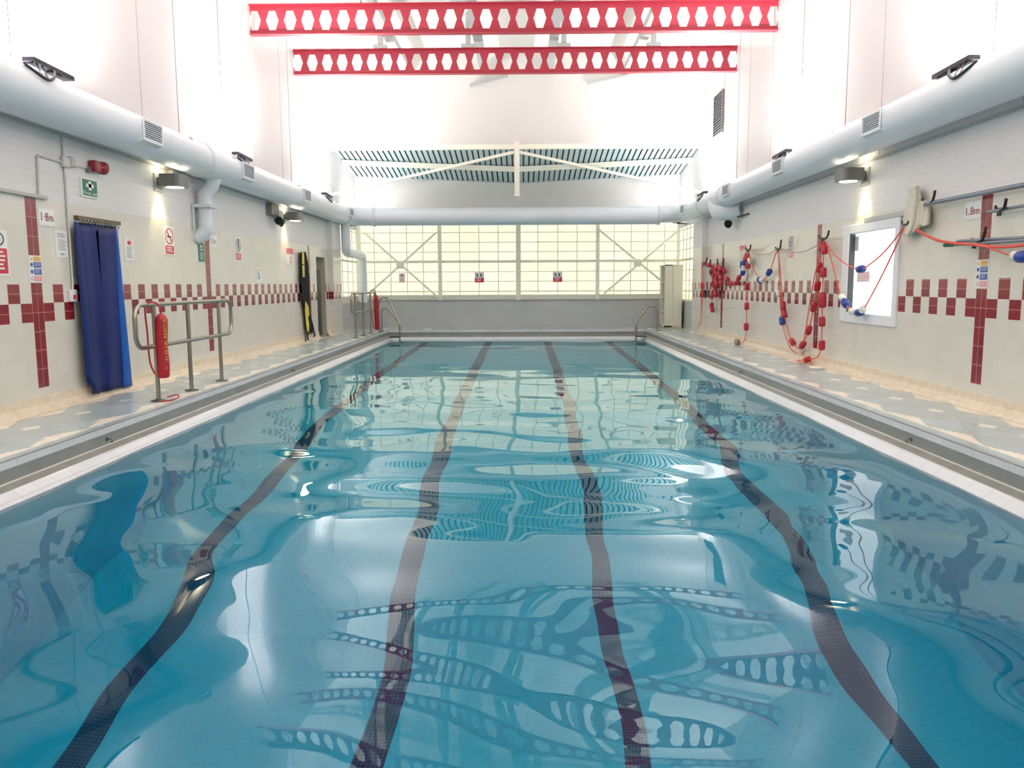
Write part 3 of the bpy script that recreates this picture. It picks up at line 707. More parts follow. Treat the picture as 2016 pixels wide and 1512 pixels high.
b = MB(); b.lathe((L+.12, 17.08, 2.64), (.6, .4, -.3), [(-.07, .03), (0, .075), (.05, .09), (.07, .075)], SCREW, 14); b.build('spot_lamp', t)
t = thing('spot_lamp', 'black spot lamp below the elbow of the right duct', 'spot lamp', (R, 18.4, 2.7))
b = MB(); b.lathe((R-.2, 18.5, 2.66), (-.6, -.5, -.3), [(-.07, .04), (0, .08), (.05, .095), (.07, .08)], SCREW, 14); b.build('lamp_head', t)
b = MB(); b.bar((R, 17.6, 2.80), (R-.16, 18.5, 2.76), .03, .03, BLACK); b.build('bracket_arm', t)

# ------------------------------------------------------------------ louvre vent high on the right wall
t = thing('louvre_vent', 'dark louvred vent high on the right wall below the beams', 'vent', (R-.02, 20.45, 4.94))
b = MB(); b.box(R-.05, R-.02, 20.03, 20.86, 4.94, 5.88, SLOT)
for k in range(14): b.bar((R-.06, 20.03, 4.99+k*.064), (R-.06, 20.86, 4.99+k*.064), .03, .012, DARK, up=(0.5, 0, 1))
b.build('louvre', t)
b = MB()
for a in ((20.0, 20.03, 4.91, 5.91), (20.86, 20.89, 4.91, 5.91), (20.03, 20.86, 4.91, 4.94), (20.03, 20.86, 5.88, 5.91)): b.box(R-.07, R-.02, *a, GREYM)
b.build('vent_frame', t)

# ------------------------------------------------------------------ conduit, alarm, switch
b = MB(); cx = L+.016
for pth in ([(9.27, 3.1), (9.27, 1.36), (9.25, 1.28)], [(9.25, 2.71), (8.78, 2.72), (8.76, 2.70), (8.74, 2.28)], [(9.27, 2.71), (9.80, 2.725)]):
    b.tube([(cx, y, z) for y, z in pth], .013, WHITE, 8)
b.box(L, L+.05, 9.21, 9.34, 2.66, 2.78, WHITE, .01); b.box(L, L+.04, 9.37, 9.47, 2.68, 2.80, GREYL, .01)
tag(b.build('conduit'), 'white cable conduit running down the left wall to the pull switch', 'conduit')
b = MB(); b.box(L, L+.04, 9.18, 9.32, 1.16, 1.30, BOARDW, .01); b.box(L+.04, L+.05, 9.22, 9.27, 1.19, 1.24, SRED)
tag(b.build('wall_switch'), 'small white switch box beside the blue curtain', 'switch')
t = thing('alarm_sounder', 'dark red alarm sounder above the first aid sign', 'alarm', (L, 9.9, 2.75))
b = MB(); b.box(L, L+.10, 9.80, 9.93, 2.69, 2.82, ALARM, .015); b.build('body', t)
b = MB(); b.lathe((L+.04, 9.93, 2.755), (0.25, 1, 0), [(0, .055), (.06, .06), (.07, .075), (.12, .078), (.13, .06)], ALARM, 18); b.build('horn', t)
b = MB(); b.box(L, L+.04, 9.74, 9.80, 2.67, 2.74, GREYM); b.build('cable_gland', t)
b = MB(); b.box(R-.04, R, 10.3, 11.62, 2.165, 2.235, GREYL, .006); tag(b.build('trunking'), 'long grey cable trunking above the right wall window', 'trunking')
b = MB(); b.box(L, L+.05, 5.5, 8.86, 2.262, 2.300, GREYL, .006); tag(b.build('trunking'), 'grey cable trunking along the tile top at the near left', 'trunking')

# ------------------------------------------------------------------ signs
class Sign:
    """a flat board on a wall; u, v run 0..1 left to right and bottom to top as seen"""
    def __init__(s, wall, xl, xr, yt, yb, th=.008, base=0, back=BOARDW):
        s.b = MB(); s.w = wall; s.base = base; s.th = th; xm = (xl+xr)/2; ym = (yt+yb)/2
        if wall == 'l': P = L+base
        elif wall == 'r': P = R-base
        else: P = YF-base
        ax = 1 if wall == 'f' else 0
        a, c, d, e = on(xl, ym, ax, P), on(xr, ym, ax, P), on(xm, yt, ax, P), on(xm, yb, ax, P)
        s.a0, s.a1 = (a.x, c.x) if wall == 'f' else (a.y, c.y)
        s.z0, s.z1 = e.z, d.z; s.P = P
        s.slab(0, 0, 1, 1, 0, th, back)
    def p(s, u, v, o):
        a = s.a0+(s.a1-s.a0)*u; z = s.z0+(s.z1-s.z0)*v
        return (s.P+o, a, z) if s.w == 'l' else (s.P-o, a, z) if s.w == 'r' else (a, s.P-o, z)
    def slab(s, u0, v0, u1, v1, o0, o1, M):
        c = [(u0, v0), (u1, v0), (u1, v1), (u0, v1)]
        vs = [s.p(*q, o0) for q in c]+[s.p(*q, o1) for q in c]
        s.b.add(vs, [(4, 5, 6, 7), (0, 1, 5, 4), (1, 2, 6, 5), (2, 3, 7, 6), (3, 0, 4, 7)], M)
    def rect(s, u0, v0, u1, v1, M, k=1): s.slab(u0, v0, u1, v1, s.th, s.th+.0012*k, M)
    def lines(s, u0, v0, u1, v1, n, M, seed=1, fill=.5, k=2):
        r = random.Random(seed); h = (v1-v0)/n
        for i in range(n):
            w = u1-u0; s.rect(u0+w*r.uniform(0, .06), v1-h*(i+fill), u1-w*r.uniform(0, .3), v1-h*(i+.08), M, k)
    def poly(s, pts, M, k=2):
        s.b.add([s.p(u, v, s.th+.0012*k) for u, v in pts], [tuple(range(len(pts)))], M)
    def ring(s, cu, cv, ru, rv, w, M, k=2, n=28):
        vs = []
        for i in range(n):
            a = 2*PI*i/n
            for f in (1, 1-w): vs.append(s.p(cu+ru*f*math.cos(a), cv+rv*f*math.sin(a), s.th+.0012*k))
        s.b.add(vs, [(2*i, 2*((i+1) % n), 2*((i+1) % n)+1, 2*i+1) for i in range(n)], M)
    def slash(s, u0, v0, u1, v1, w, M, k=3):
        s.poly([(u0, v0-w), (u0, v0+w), (u1, v1+w), (u1, v1-w)], M, k)
    def disc(s, cu, cv, ru, rv, M, k=2, n=24): s.poly([(cu+ru*math.cos(2*PI*i/n), cv+rv*math.sin(2*PI*i/n)) for i in range(n)], M, k)
    def text(s, txt, u0, v0, u1, v1, M, k=3):
        V_, F_ = text_mesh(txt)
        s.b.add([s.p(u0+(u1-u0)*a, v0+(v1-v0)*c, s.th+.0012*k) for a, c in V_], F_, M)
    def done(s, name, label, group=None): return tag(s.b.build(name), label, 'sign', group)
g = 'safety signs on the tiled walls'
s = Sign('l', 75.5, 106.5, 411, 446); s.rect(.03, .04, .97, .055, SGREY); s.text('1·8m', .12, .30, .88, .76, SMAR); s.done('depth_sign', 'white depth sign reading 1·8m on the left wall beside a maroon stripe')
s = Sign('r', 1901, 1933, 396, 432); s.text('1.8m', .10, .26, .92, .68, SMAR); s.rect(.08, .1, .92, .115, SGREY); s.done('depth_sign', 'white depth sign reading 1.8m on the right wall below the long pole')
s = Sign('l', 412, 427, 463, 487); s.text('1.2m', .2, .34, .8, .72, SGREY); s.done('depth_sign', 'small white depth sign beside the foot of the branch pipe')
s = Sign('l', 108, 132, 454, 507); s.lines(.15, .72, .85, .9, 3, SGREY, 1); s.lines(.18, .26, .85, .66, 6, SGREY, 2, .45); s.rect(.35, .1, .65, .15, SGREY); s.done('paper_notice', 'white paper notice in grey print, left of the blue curtain')
s = Sign('l', 244.5, 262.5, 468, 514); s.disc(.5, .78, .22, .09, SRED); s.lines(.2, .1, .8, .62, 7, SGREY, 4, .4); s.done('paper_notice', 'white paper notice with red emblem, right of the blue curtain')
def nosmoke(xl, xr, yt, yb, label, ringm, wall='l', icon='cig', bot=SRED):
    s = Sign(wall, xl, xr, yt, yb)
    s.ring(.5, .66, .42, .28, .13, ringm, 3); s.slash(.26, .84, .74, .48, .028, ringm, 4)
    if icon == 'cig': s.rect(.28, .62, .66, .67, SBLACK, 2); s.rect(.66, .62, .72, .67, SRED, 2)
    else: s.poly([(.42, .5), (.52, .5), (.62, .8), (.5, .83)], SBLACK, 2); s.disc(.55, .83, .07, .04, SBLACK, 2)
    s.rect(.06, .04, .94, .32, bot); s.lines(.16, .08, .84, .28, 3, BOARDW, 3, .55, 3); return s.done('prohibition_sign', label, g)
nosmoke(323, 341.5, 446, 502, 'no smoking sign, red ring above red panel, on the left wall below the lamp', SRED)
nosmoke(463, 473.5, 467, 513, 'dark ringed prohibition sign above a red panel, beyond the branch pipe', SBLACK, icon='no')
nosmoke(1562, 1552, 466, 507, 'faint prohibition sign on the right wall between the rope hooks', SGREY, 'r', 'no', SPINK) if False else None
s = Sign('r', 1552.5, 1562, 465, 507, back=mat('sign_cream', srgb(214, 208, 194), .5)); s.ring(.5, .64, .42, .33, .16, SGREY, 3); s.slash(.3, .8, .7, .5, .02, SGREY, 4); s.rect(.46, .5, .56, .8, SBLACK, 2)
s.rect(.02, 0, .98, .26, SPINK); s.lines(.14, .04, .86, .22, 3, BOARDW, 3, .5, 3); s.done('prohibition_sign', 'faint prohibition sign on the right wall behind the sagging rope', g)
s = Sign('l', 390.5, 401.5, 479, 515, back=SGREEN); s.poly([(.2, .62), (.8, .62), (.62, .88), (.3, .9)], BOARDW); s.disc(.5, .72, .2, .07, SGREEN, 3); s.lines(.15, .08, .85, .5, 5, BOARDW, 6, .4, 3); s.done('safety_sign', 'narrow green safety sign beside the second maroon stripe')
s = Sign('l', 504.5, 513.5, 527, 557); s.rect(.2, .75, .8, .88, SYEL); s.lines(.2, .2, .8, .68, 4, SBLUE, 8, .5); s.done('paper_notice', 'small white notice with blue print above the chequer band')
s = Sign('l', 562.5, 578, 488, 521); s.rect(.02, .6, .98, .98, SPINK); s.lines(.12, .66, .9, .94, 2, SRED, 3, .5, 3); s.lines(.45, .06, .85, .5, 3, SPINK, 9, .6, 3); s.done('warning_sign', 'pink topped white sign on the left wall before the rescue board')
s = Sign('l', 157, 189, 353, 389, th=.02); s.rect(.07, .08, .96, .95, SGREEN); s.rect(.43, .40, .60, .88, BOARDW, 2); s.rect(.28, .55, .75, .74, BOARDW, 2); s.text('First aid', .10, .14, .93, .32, BOARDW, 3); s.done('first_aid_sign', 'green first aid sign with white cross above the blue curtain')
def multi(wall, xl, xr, yt, yb, label):
    s = Sign(wall, xl, xr, yt, yb); rows = ((SYEL, .80, .96), (SBLUE, .555, .765), (SBLUE, .30, .51), (SPINK, .06, .26))
    for k, (M, a, c) in enumerate(rows):
        s.rect(.36, a, .96, c, M); s.lines(.42, a+.03, .92, c-.03, 3, BOARDW if M is not SYEL else SGREY, k+3, .35, 2)
    s.poly([(.1, .82), (.28, .82), (.19, .93)], SYEL); s.disc(.19, .66, .1, .07, SBLUE); s.disc(.19, .405, .1, .07, SBLUE); s.ring(.19, .16, .1, .06, .25, SRED)
    s.done('safety_sign', label)
multi('l', 56, 81, 503, 557, 'white safety sign with yellow, blue and red panels on the left maroon stripe')
multi('r', 1922.5, 1946.5, 511, 568, 'white safety sign with yellow, blue and red panels on the right maroon stripe')
s = Sign('l', -22, 15, 452, 543); s.ring(.5, .8, .3, .15, .2, SBLACK); s.rect(.04, .05, .92, .60, SRED); s.lines(.12, .1, .84, .55, 5, BOARDW, 12, .55, 3); s.done('warning_sign', 'white and red warning sign at the near end of the left wall')
s = Sign('r', 1456, 1469, 483, 522, back=mat('sign_cream', srgb(214, 208, 194), .5)); s.rect(0, .75, 1, 1, SPINK); s.lines(.1, .8, .9, .96, 2, SRED, 2, .5, 3); s.lines(.4, .08, .9, .5, 3, SPINK, 5, .6, 3); s.done('warning_sign', 'faded pink and white sign behind the third rope hook')
for xl, yt, lab in ((934.5, 536, 'white sign with dark symbols over a red panel, on glazing left of the centre column'), (1088.5, 535, 'white sign with dark symbols over a red panel, on glazing right of the centre column')):
    s = Sign('f', xl, xl+18.5, yt, yt+20, base=.03)
    s.rect(.02, .0, .98, .46, SRED); s.lines(.12, .06, .88, .40, 2, BOARDW, 5, .5, 3)
    for c in (.28, .68): s.slash(c-.12, .80, c+.12, .62, .05, SBLACK); s.rect(c-.1, .58, c+.1, .66, SBLACK, 3); s.disc(c, .8, .06, .06, SBLACK)
    s.done('warning_sign', lab, 'red and white signs on the far glazing')
s = Sign('f', 785.5, 797.5, 538, 556.5, base=.03); s.disc(.5, .78, .2, .12, SRED); s.lines(.12, .05, .88, .5, 4, SPINK, 8, .6); s.done('paper_notice', 'small pale notice with red dot below the left cross brace')
s = Sign('r', 1687.5, 1712, 535, 555, th=.003, base=-.048); s.lines(.04, .05, 1.2, .95, 5, mat('backlit_pink_print', srgb(246, 200, 202), .5), 14, .7); s.done('paper_notice', 'pink printed notice stuck on the bright window pane')  # print lightened, backlight from the pane is put into its colour
s = Sign('r', 1679, 1690.5, 466, 494, th=.003, base=-.048, back=mat('sticker_grey', srgb(190, 192, 196), .5)); s.lines(.1, .1, .9, .9, 6, BOARDW, 4, .2); s.done('sticker', 'grey sticker in the top corner of the bright window')

# ------------------------------------------------------------------ blue door curtain
t = thing('door_curtain', 'navy and bright blue plastic curtain hanging in the left wall doorway', 'curtain', (L, 9.95, 0))
b = MB(); b.box(L, L+.05, 9.42, 10.42, 2.10, 2.145, mat('brown_curtain_track', srgb(96, 84, 66), .4, .4)); b.build('curtain_rail', t)
for k in range(12):
    b = MB(); y = 9.46+k*.078; b.tube([(L+.055, y, 2.11), (L+.07, y+.01, 2.07), (L+.06, y+.02, 2.05)], .007, STEEL, 6); b.build('curtain_hook', t)
def sheet(name, tl, tr, bl, br, folds, amp, xo, M, tuck=0):
    """a hanging sheet; the four corners are photo points on the plane of the doorway"""
    b = MB(); c = [on(*q, 0, L+xo) for q in (tl, tr, bl, br)]
    def fn(u, v):
        f = 1-v; p = (c[0]*(1-u)+c[1]*u)*v + (c[2]*(1-u)+c[3]*u)*f
        return (L+xo+amp*math.sin(folds*2*PI*u+.9*f)*(.4+.6*f)+tuck*f, p.y, max(p.z, .012))
    b.grid(36, 20, fn, M); o = b.build(name, t); md = o.modifiers.new('thick', 'SOLIDIFY'); md.thickness = .004; return o
o = sheet('curtain_backing', (148, 437), (228, 446), (190, 768), (250, 760), 2.2, .006, .03, BLUED); o['label'] = 'deep blue backing sheet'
sheet('curtain_panel', (153, 441), (187, 446), (182, 776), (220, 768), 1.1, .010, .075, BLUE)
sheet('curtain_panel', (193, 449), (228, 450), (213, 768), (248, 762), .9, .008, .075, BLUE)
o = sheet('curtain_edge', (146, 436), (154, 438), (170, 752), (197, 777), .5, .012, .085, BLUEM); o['label'] = 'deep blue leading edge'
o = sheet('curtain_edge', (226, 450), (231, 451), (243, 764), (262, 759), .5, .010, .07, BLUEB); o['label'] = 'bright blue flared edge'

# ------------------------------------------------------------------ handrails
def handrail(x, ya, yb, posts, label):
    t = thing('handrail', label, 'handrail', (x, (ya+yb)/2, 0), 'stainless handrails on the left deck')
    zt, zb, r = 1.125, .645, .15
    U, V_ = (0, 1, 0), (0, 0, 1)
    pth = []
    for (cyy, cz, a0) in ((yb-r, zt-r, PI/2), (yb-r, zb+r, 0), (ya+r, zb+r, -PI/2), (ya+r, zt-r, -PI)):
        pth += arc((x, cyy, cz), r, a0, a0-PI/2, 6, (U, V_))
    pth += [pth[0]]
    b = MB(); b.tube(pth, .026, STEEL, 12, False); b.build('loop_rail', t)
    for y in posts:
        b = MB(); b.tube([(x, y, .01), (x, y, zt)], .025, STEEL, 12); po = b.build('post', t)
        b = MB(); b.lathe((x, y, 0), (0, 0, 1), [(.0015, .085), (.012, .085), (.016, .06), (.03, .03)], STEELD, 18); b.build('foot_flange', po)
    return t
handrail(-4.25, 8.86, 11.80, (9.33, 10.28, 11.33), 'stainless handrail with three posts beside the blue curtain')
handrail(-4.20, 19.95, 23.15, (20.4, 21.4, 22.45), 'stainless handrail with three posts at the far left corner of the pool')

def rescue_tube(x, y, z0, z1, w, tilt, label, letter):
    t = thing('rescue_tube', label, 'rescue tube', (x, y, z0), 'red rescue tubes hung on the handrails')
    b = MB(); n = 18
    def fn(u, v):
        a = 2*PI*u; k = min(1, (v/.04)**.5 if v < .04 else 1, (((1-v)/.07)**.5) if v > .93 else 1); k = max(k, .88 if v < .5 else .45)
        return (x+.065*k*math.cos(a)+.006*math.sin(9*v), y+tilt*v+w/2*k*math.sin(a)*(1+.03*math.sin(14*v)), z0+(z1-z0)*v)
    b.grid(n+1, 22, fn, REDF); b.add([fn(i/n, 0) for i in range(n)], [tuple(range(n))], REDF); b.add([fn(i/n, 1) for i in range(n)], [tuple(range(n))], REDF)
    sl = b; b = MB(); zt = z1
    b.tube(smooth_path([(x, y+tilt, zt-.02), (x, y+tilt+.0, zt+.05), (x-.03, y+tilt-.02, zt+.12), (x-.09, y+tilt-.06, zt+.13), (x-.13, y+tilt-.1, zt+.08), (x-.13, y+tilt-.08, zt-.2), (x-.10, y-.1, z0+.2), (x-.06, y-.08, z0+.05)], 5), .010, REDF, 6); b.build('strap', t)
    if letter:
        b = sl; V_, F_ = text_mesh('RLSS UK RESCUE'); hh = (z1-z0)
        la, lb = z0+.27*hh, z0+.93*hh
        def P(a, c):       # text runs upward; letters face the pool and the camera
            th = math.radians(-38+ (1-c)*32 - 8); return (x+.068*math.cos(th)+.004, y+tilt*.6+(w/2+.004)*math.sin(th), la+(lb-la)*a)
        b.add([P(a, c) for a, c in V_], F_, YEL)
        th = math.radians(-30); q = (x+.070*math.cos(th), y+(w/2+.004)*math.sin(th), z0+.15*hh)
        b.add([(q[0], q[1]-.02, q[2]-.012), (q[0], q[1]+.02, q[2]-.012), (q[0], q[1], q[2]+.03)], [(0, 1, 2)], YEL)
        sl.build('sleeve', t)['label'] = 'sleeve with yellow lettering running upward'
        b = MB(); b.tube(smooth_path([(x-.05, y+.02, .01), (x+.03, y+.12, .012), (x+.08, y+.2, .04), (x+.04, y+.22, .06), (x-.02, y+.12, .05)], 5), .008, REDF, 6); b.build('strap_end', t)
    else: sl.build('sleeve', t)
    return t
rescue_tube(-4.13, 9.22, .29, 1.02, .155, .02, 'red rescue tube with yellow lettering hung on the near handrail', True)
rescue_tube(-4.08, 22.75, .08, 1.06, .17, -.12, 'plain red rescue tube hung on the far left handrail', False)

# ------------------------------------------------------------------ pool ladders
def ladder(label, A, B, base, ya, yb):
    t = thing('pool_ladder', label, 'pool ladder', (base, ya, 0), 'stainless pool ladders at the far corners')
    for P_, y in ((A, ya), (B, yb)):
        b = MB(); b.tube(smooth_path([(x, y, z) for x, z in P_], 5), .021, STEEL, 10); o = b.build('grab_rail', t)
        b = MB(); b.lathe((P_[0][0], y, 0), (0, 0, 1), [(.0015, .06), (.012, .06), (.02, .03)], STEELD, 14); b.build('foot_flange', o)
    xw = A[-1][0]
    for z in (-.5, -.75):
        b = MB(); b.box(xw-.04, xw+.04, min(ya, yb), max(ya, yb), z-.015, z+.015, STEEL); b.build('tread', t)
    b = MB(); s_ = 1 if xw > 0 else -1; b.box(xw+s_*.02, xw+s_*.30, min(ya, yb)-.02, max(ya, yb)+.02, -.165, -.135, BLACK); b.build('rail_anchor', t)
ladder('stainless pool ladder at the far left corner', [(-4.07, .0), (-4.075, .4), (-4.075, .78), (-4.04, .90), (-3.97, .965), (-3.88, .97), (-3.80, .91), (-3.50, .22), (-3.49, .15), (-3.49, -.3), (-3.49, -.95)],
       [(-4.06, .0), (-4.065, .4), (-4.06, .58), (-4.01, .66), (-3.93, .67), (-3.85, .62), (-3.56, .23), (-3.55, .15), (-3.55, -.3), (-3.55, -.95)], -4.07, 23.05, 23.4)
ladder('stainless pool ladder at the far right corner', [(3.82, .0), (3.82, .3), (3.81, .56), (3.75, .67), (3.64, .72), (3.56, .71), (3.50, .65), (3.23, .27), (3.20, .18), (3.20, -.25), (3.20, -.95)],
       [(3.88, .0), (3.88, .3), (3.87, .56), (3.81, .66), (3.71, .70), (3.63, .69), (3.57, .63), (3.30, .26), (3.27, .18), (3.27, -.25), (3.27, -.95)], 3.82, 23.0, 23.4)
for k, (x, y, lab) in enumerate(((XL-.15, 7.6, 'small metal rope hook in the left channel, nearest'), (XL-.15, 13.9, 'small metal rope hook in the left channel beyond the handrail'), (XR+.15, 7.5, 'small metal rope hook in the right channel, nearest'), (XR+.15, 13.4, 'small metal rope hook in the right channel below the ropes'))):
    b = MB(); s_ = 1 if x < 0 else -1
    b.tube(smooth_path([(x-s_*.045, y, -.12), (x-s_*.02, y, -.115), (x-s_*.0, y+.01, -.13), (x-s_*.005, y+.02, -.15), (x-s_*.02, y+.02, -.145)], 4), .005, STEELD, 6)
    b.box(x-s_*.045, x-s_*.038, y-.015, y+.015, -.135, -.10, STEELD); tag(b.build('rope_anchor'), lab, 'hook', 'rope hooks in the overflow channel')

# ------------------------------------------------------------------ rescue board by the door
t = thing('spinal_board', 'black and yellow rescue board with straps standing against the left wall', 'rescue board', (L+.07, 19.2, .05))
def bp(px, py, o=.06): return on(px, py, 0, L+o)
def slabpoly(name, pts, o0, o1, M):
    b = MB(); n = len(pts); vs = [bp(*p, o0) for p in pts]+[bp(*p, o1) for p in pts]
    b.add(vs, [tuple(range(n, 2*n)), tuple(range(n))[::-1]]+[(i, (i+1) % n, n+(i+1) % n, n+i) for i in range(n)], M); return b.build(name, t)
slabpoly('board', [(592, 497), (602, 496), (607, 520), (609, 545), (610.5, 585), (611, 618), (617, 640), (620, 655), (612, 654), (606, 662), (603, 640), (600, 610), (595, 590), (592, 545)], .02, .07, mat('black_webbing', srgb(24, 24, 34), .8, spec=.2))
slabpoly('yellow_pad', [(594.5, 497.5), (598.5, 497), (599.5, 520), (594.8, 520)], .07, .085, YELB)
slabpoly('yellow_pad', [(595, 522), (599.5, 521.5), (600, 545), (596, 545.5)], .07, .085, YELB)
slabpoly('yellow_pad', [(601, 592), (607.5, 603), (609, 620), (606.5, 626), (609, 640), (608, 655), (604.5, 650), (603, 640), (600.5, 612)], .07, .085, YELB)
b = MB(); b.tube(smooth_path([bp(612, 655, .06), bp(616, 652, .1), bp(620, 657, .1), bp(618, 663, .08)], 4), .02, BLACK, 6); b.tube([bp(601, 650), bp(602, 672, .1)], .02, BLACK, 6); b.tube([bp(604, 650), bp(607, 670, .1)], .02, BLACK, 6); b.build('strap', t)

# ------------------------------------------------------------------ tall cabinet at the far right
t = thing('tall_cabinet', 'tall cream cabinet with open side shelves in the far right corner', 'cabinet', (4.46, 24.85, 0))
ca, cb_, cd, ce, ch = 4.22, 4.74, 24.3, 25.2, 1.885
b = MB(); b.box(ca+.22, cb_, cd, ce, .04, ch, CABM, .004); b.box(ca+.01, cb_, cd+.01, ce-.01, 0, .04, CABI)
b.box(ca, ca+.22, cd, cd+.03, .04, ch, CABM); b.box(ca, ca+.22, ce-.22, ce, .04, ch, CABM); b.box(ca, ca+.22, cd, ce, ch-.03, ch, CABM); b.box(ca, ca+.22, cd, ce, .04, .08, CABM)
b.box(ca+.21, ca+.218, cd+.03, ce-.22, .08, ch-.03, CABI); b.build('carcass', t)
for z in (.48, .92, 1.36):
    b = MB(); b.box(ca+.01, ca+.21, cd+.03, ce-.22, z-.012, z+.012, CABM); b.build('shelf', t)
b = MB(); b.box(ca+.24, cb_-.01, cd-.02, cd, .07, ch-.02, CABM, .004); b.build('door', t)
b = MB(); b.box(R-.3, R-.02, 22.7, 23.0, 0, .62, mat('white_enamel', srgb(226, 228, 224), .4), .015); tag(b.build('storage_box'), 'low white box standing by the end of the right wall', 'box') if False else None

# ------------------------------------------------------------------ right wall: hooks, poles, net, ropes
XH = R-.09
def RW(px, py, o=.09): return on(px, py, 0, R-o)
def hook(a, c, d, label, e=0):
    """wall hook: near prong a, bottom c, tall outer prong d, photo points"""
    t = [RW(*a, .04), RW(*c, .07), RW(*d, .16)]
    b = MB(); mid = (t[0]+t[1])/2
    P_ = [RW(*a, .05+e), RW(a[0]*.75+c[0]*.25, a[1]*.3+c[1]*.7, .06+e), RW(*c, .10+e), RW(c[0]*.3+d[0]*.7, c[1]*.72+d[1]*.28, .14+e), RW(*d, .15+e)]
    b.tube(smooth_path(P_, 5), .015, BLACK, 8); p = RW(*c, e); b.box(R-e-.012, R-e, p.y-.03, p.y+.03, p.z-.05, p.z+.03, BLACK); b.bar(p, RW(*c, .10+e), .02, .02, BLACK)
    return tag(b.build('wall_hook'), label, 'hook', 'black wall hooks on the right wall')
hook((1612, 464), (1620, 471.5), (1632, 454), 'black wall hook on the maroon stripe beside the window, holding the longest rope')
hook((1527, 487), (1532, 492), (1538, 472), 'black wall hook second from the window, with ropes tied to it')
hook((1468, 488), (1472.5, 493), (1478, 482), 'black wall hook third from the window, with blue floats below')
for a, c, d, lab in (((1382, 517), (1384, 521), (1392, 507), 'black wall hook at the far corner pillar'), ((1396, 518), (1397.5, 521), (1398.5, 511), 'black wall hook second from the corner pillar'),
                     ((1411, 519), (1413, 522), (1412.5, 509), 'black wall hook above the bunched red floats'), ((1422, 521), (1424, 523), (1425, 508), 'black wall hook on the far maroon stripe')):
    hook(a, c, d, lab, .135 if a[0] < 1390 else 0)
hook((1776, 436), (1780, 443), (1789, 436), 'black wall hook at the window corner, under the net')
hook((1816, 393), (1823, 404), (1841, 375), 'black wall hook carrying the long upper pole')
hook((1960, 406), (1968, 415), (1981, 391), 'black wall hook carrying the short pole at the right edge')
hook((1914, 470), (1919, 480), (1941, 447), 'black wall hook on the maroon stripe carrying two poles')
def pole(name, label, p, q, o, r, M, tip=None):
    b = MB(); a, c = RW(*p, o), RW(*q, o); d = (c-a).normalized(); c = c + d*1.2
    if tip:
        t = thing(name, label, 'pole', tuple(a)); b.tube([a, c], r, M, 12); b.build('shaft', t)
        b = MB(); b.tube([a, a+d*.2], r*1.25, tip, 12); b.build('grip', t)['label'] = 'green grip'; return
    b.tube([a, c], r, M, 12); tag(b.build(name), label, 'pole', 'poles on the right wall hooks')
pole('reach_pole', 'long blue-grey pole on the top hooks of the right wall', (1822, 402), (2016, 364), .12, .026, POLE)
pole('reach_pole', 'thin grey pole on the short hook at the right edge', (1948, 417), (2016, 405), .11, .016, POLE)
pole('reach_pole', 'grey pole above the green gripped pole on the right wall', (1885, 475), (2016, 468), .09, .017, POLE)
pole('reach_pole', 'grey pole with green grip hung below the orange rope', (1860, 483), (2016, 473), .12, .017, POLE, GRIP)
# bunched net
t = thing('leaf_net', 'cream net bundle hanging beside the window on the right wall', 'net', tuple(RW(1803, 450)))
def netlobe(name, outline, o, amp, ph):
    b = MB()
    def fn(u, v):
        k = v*(len(outline)-1); i = min(int(k), len(outline)-2); f = k-i
        xa = outline[i][0]*(1-f)+outline[i+1][0]*f; xb = outline[i][1]*(1-f)+outline[i+1][1]*f; yy = outline[i][2]*(1-f)+outline[i+1][2]*f
        bul = math.sin(PI*u)**.6
        return RW(xa+(xb-xa)*u, yy+(u-.5)*-4, o+bul*.10*(1 if v > .05 else .6)+amp*math.sin(u*13+ph+v*3)*bul)
    b.grid(26, 24, fn, NETM); ob = b.build(name, t); m_ = ob.modifiers.new('thick', 'SOLIDIFY'); m_.thickness = .006
netlobe('net_fold', [(1790, 1809, 368), (1789, 1813, 385), (1784, 1815, 405), (1779, 1816, 430), (1777, 1812, 450), (1780, 1796, 463)], .05, .014, 0)
netlobe('net_fold', [(1808, 1824, 396), (1806, 1832, 412), (1804, 1832, 430), (1806, 1831, 441), (1818, 1829, 444)], .02, .012, 2)

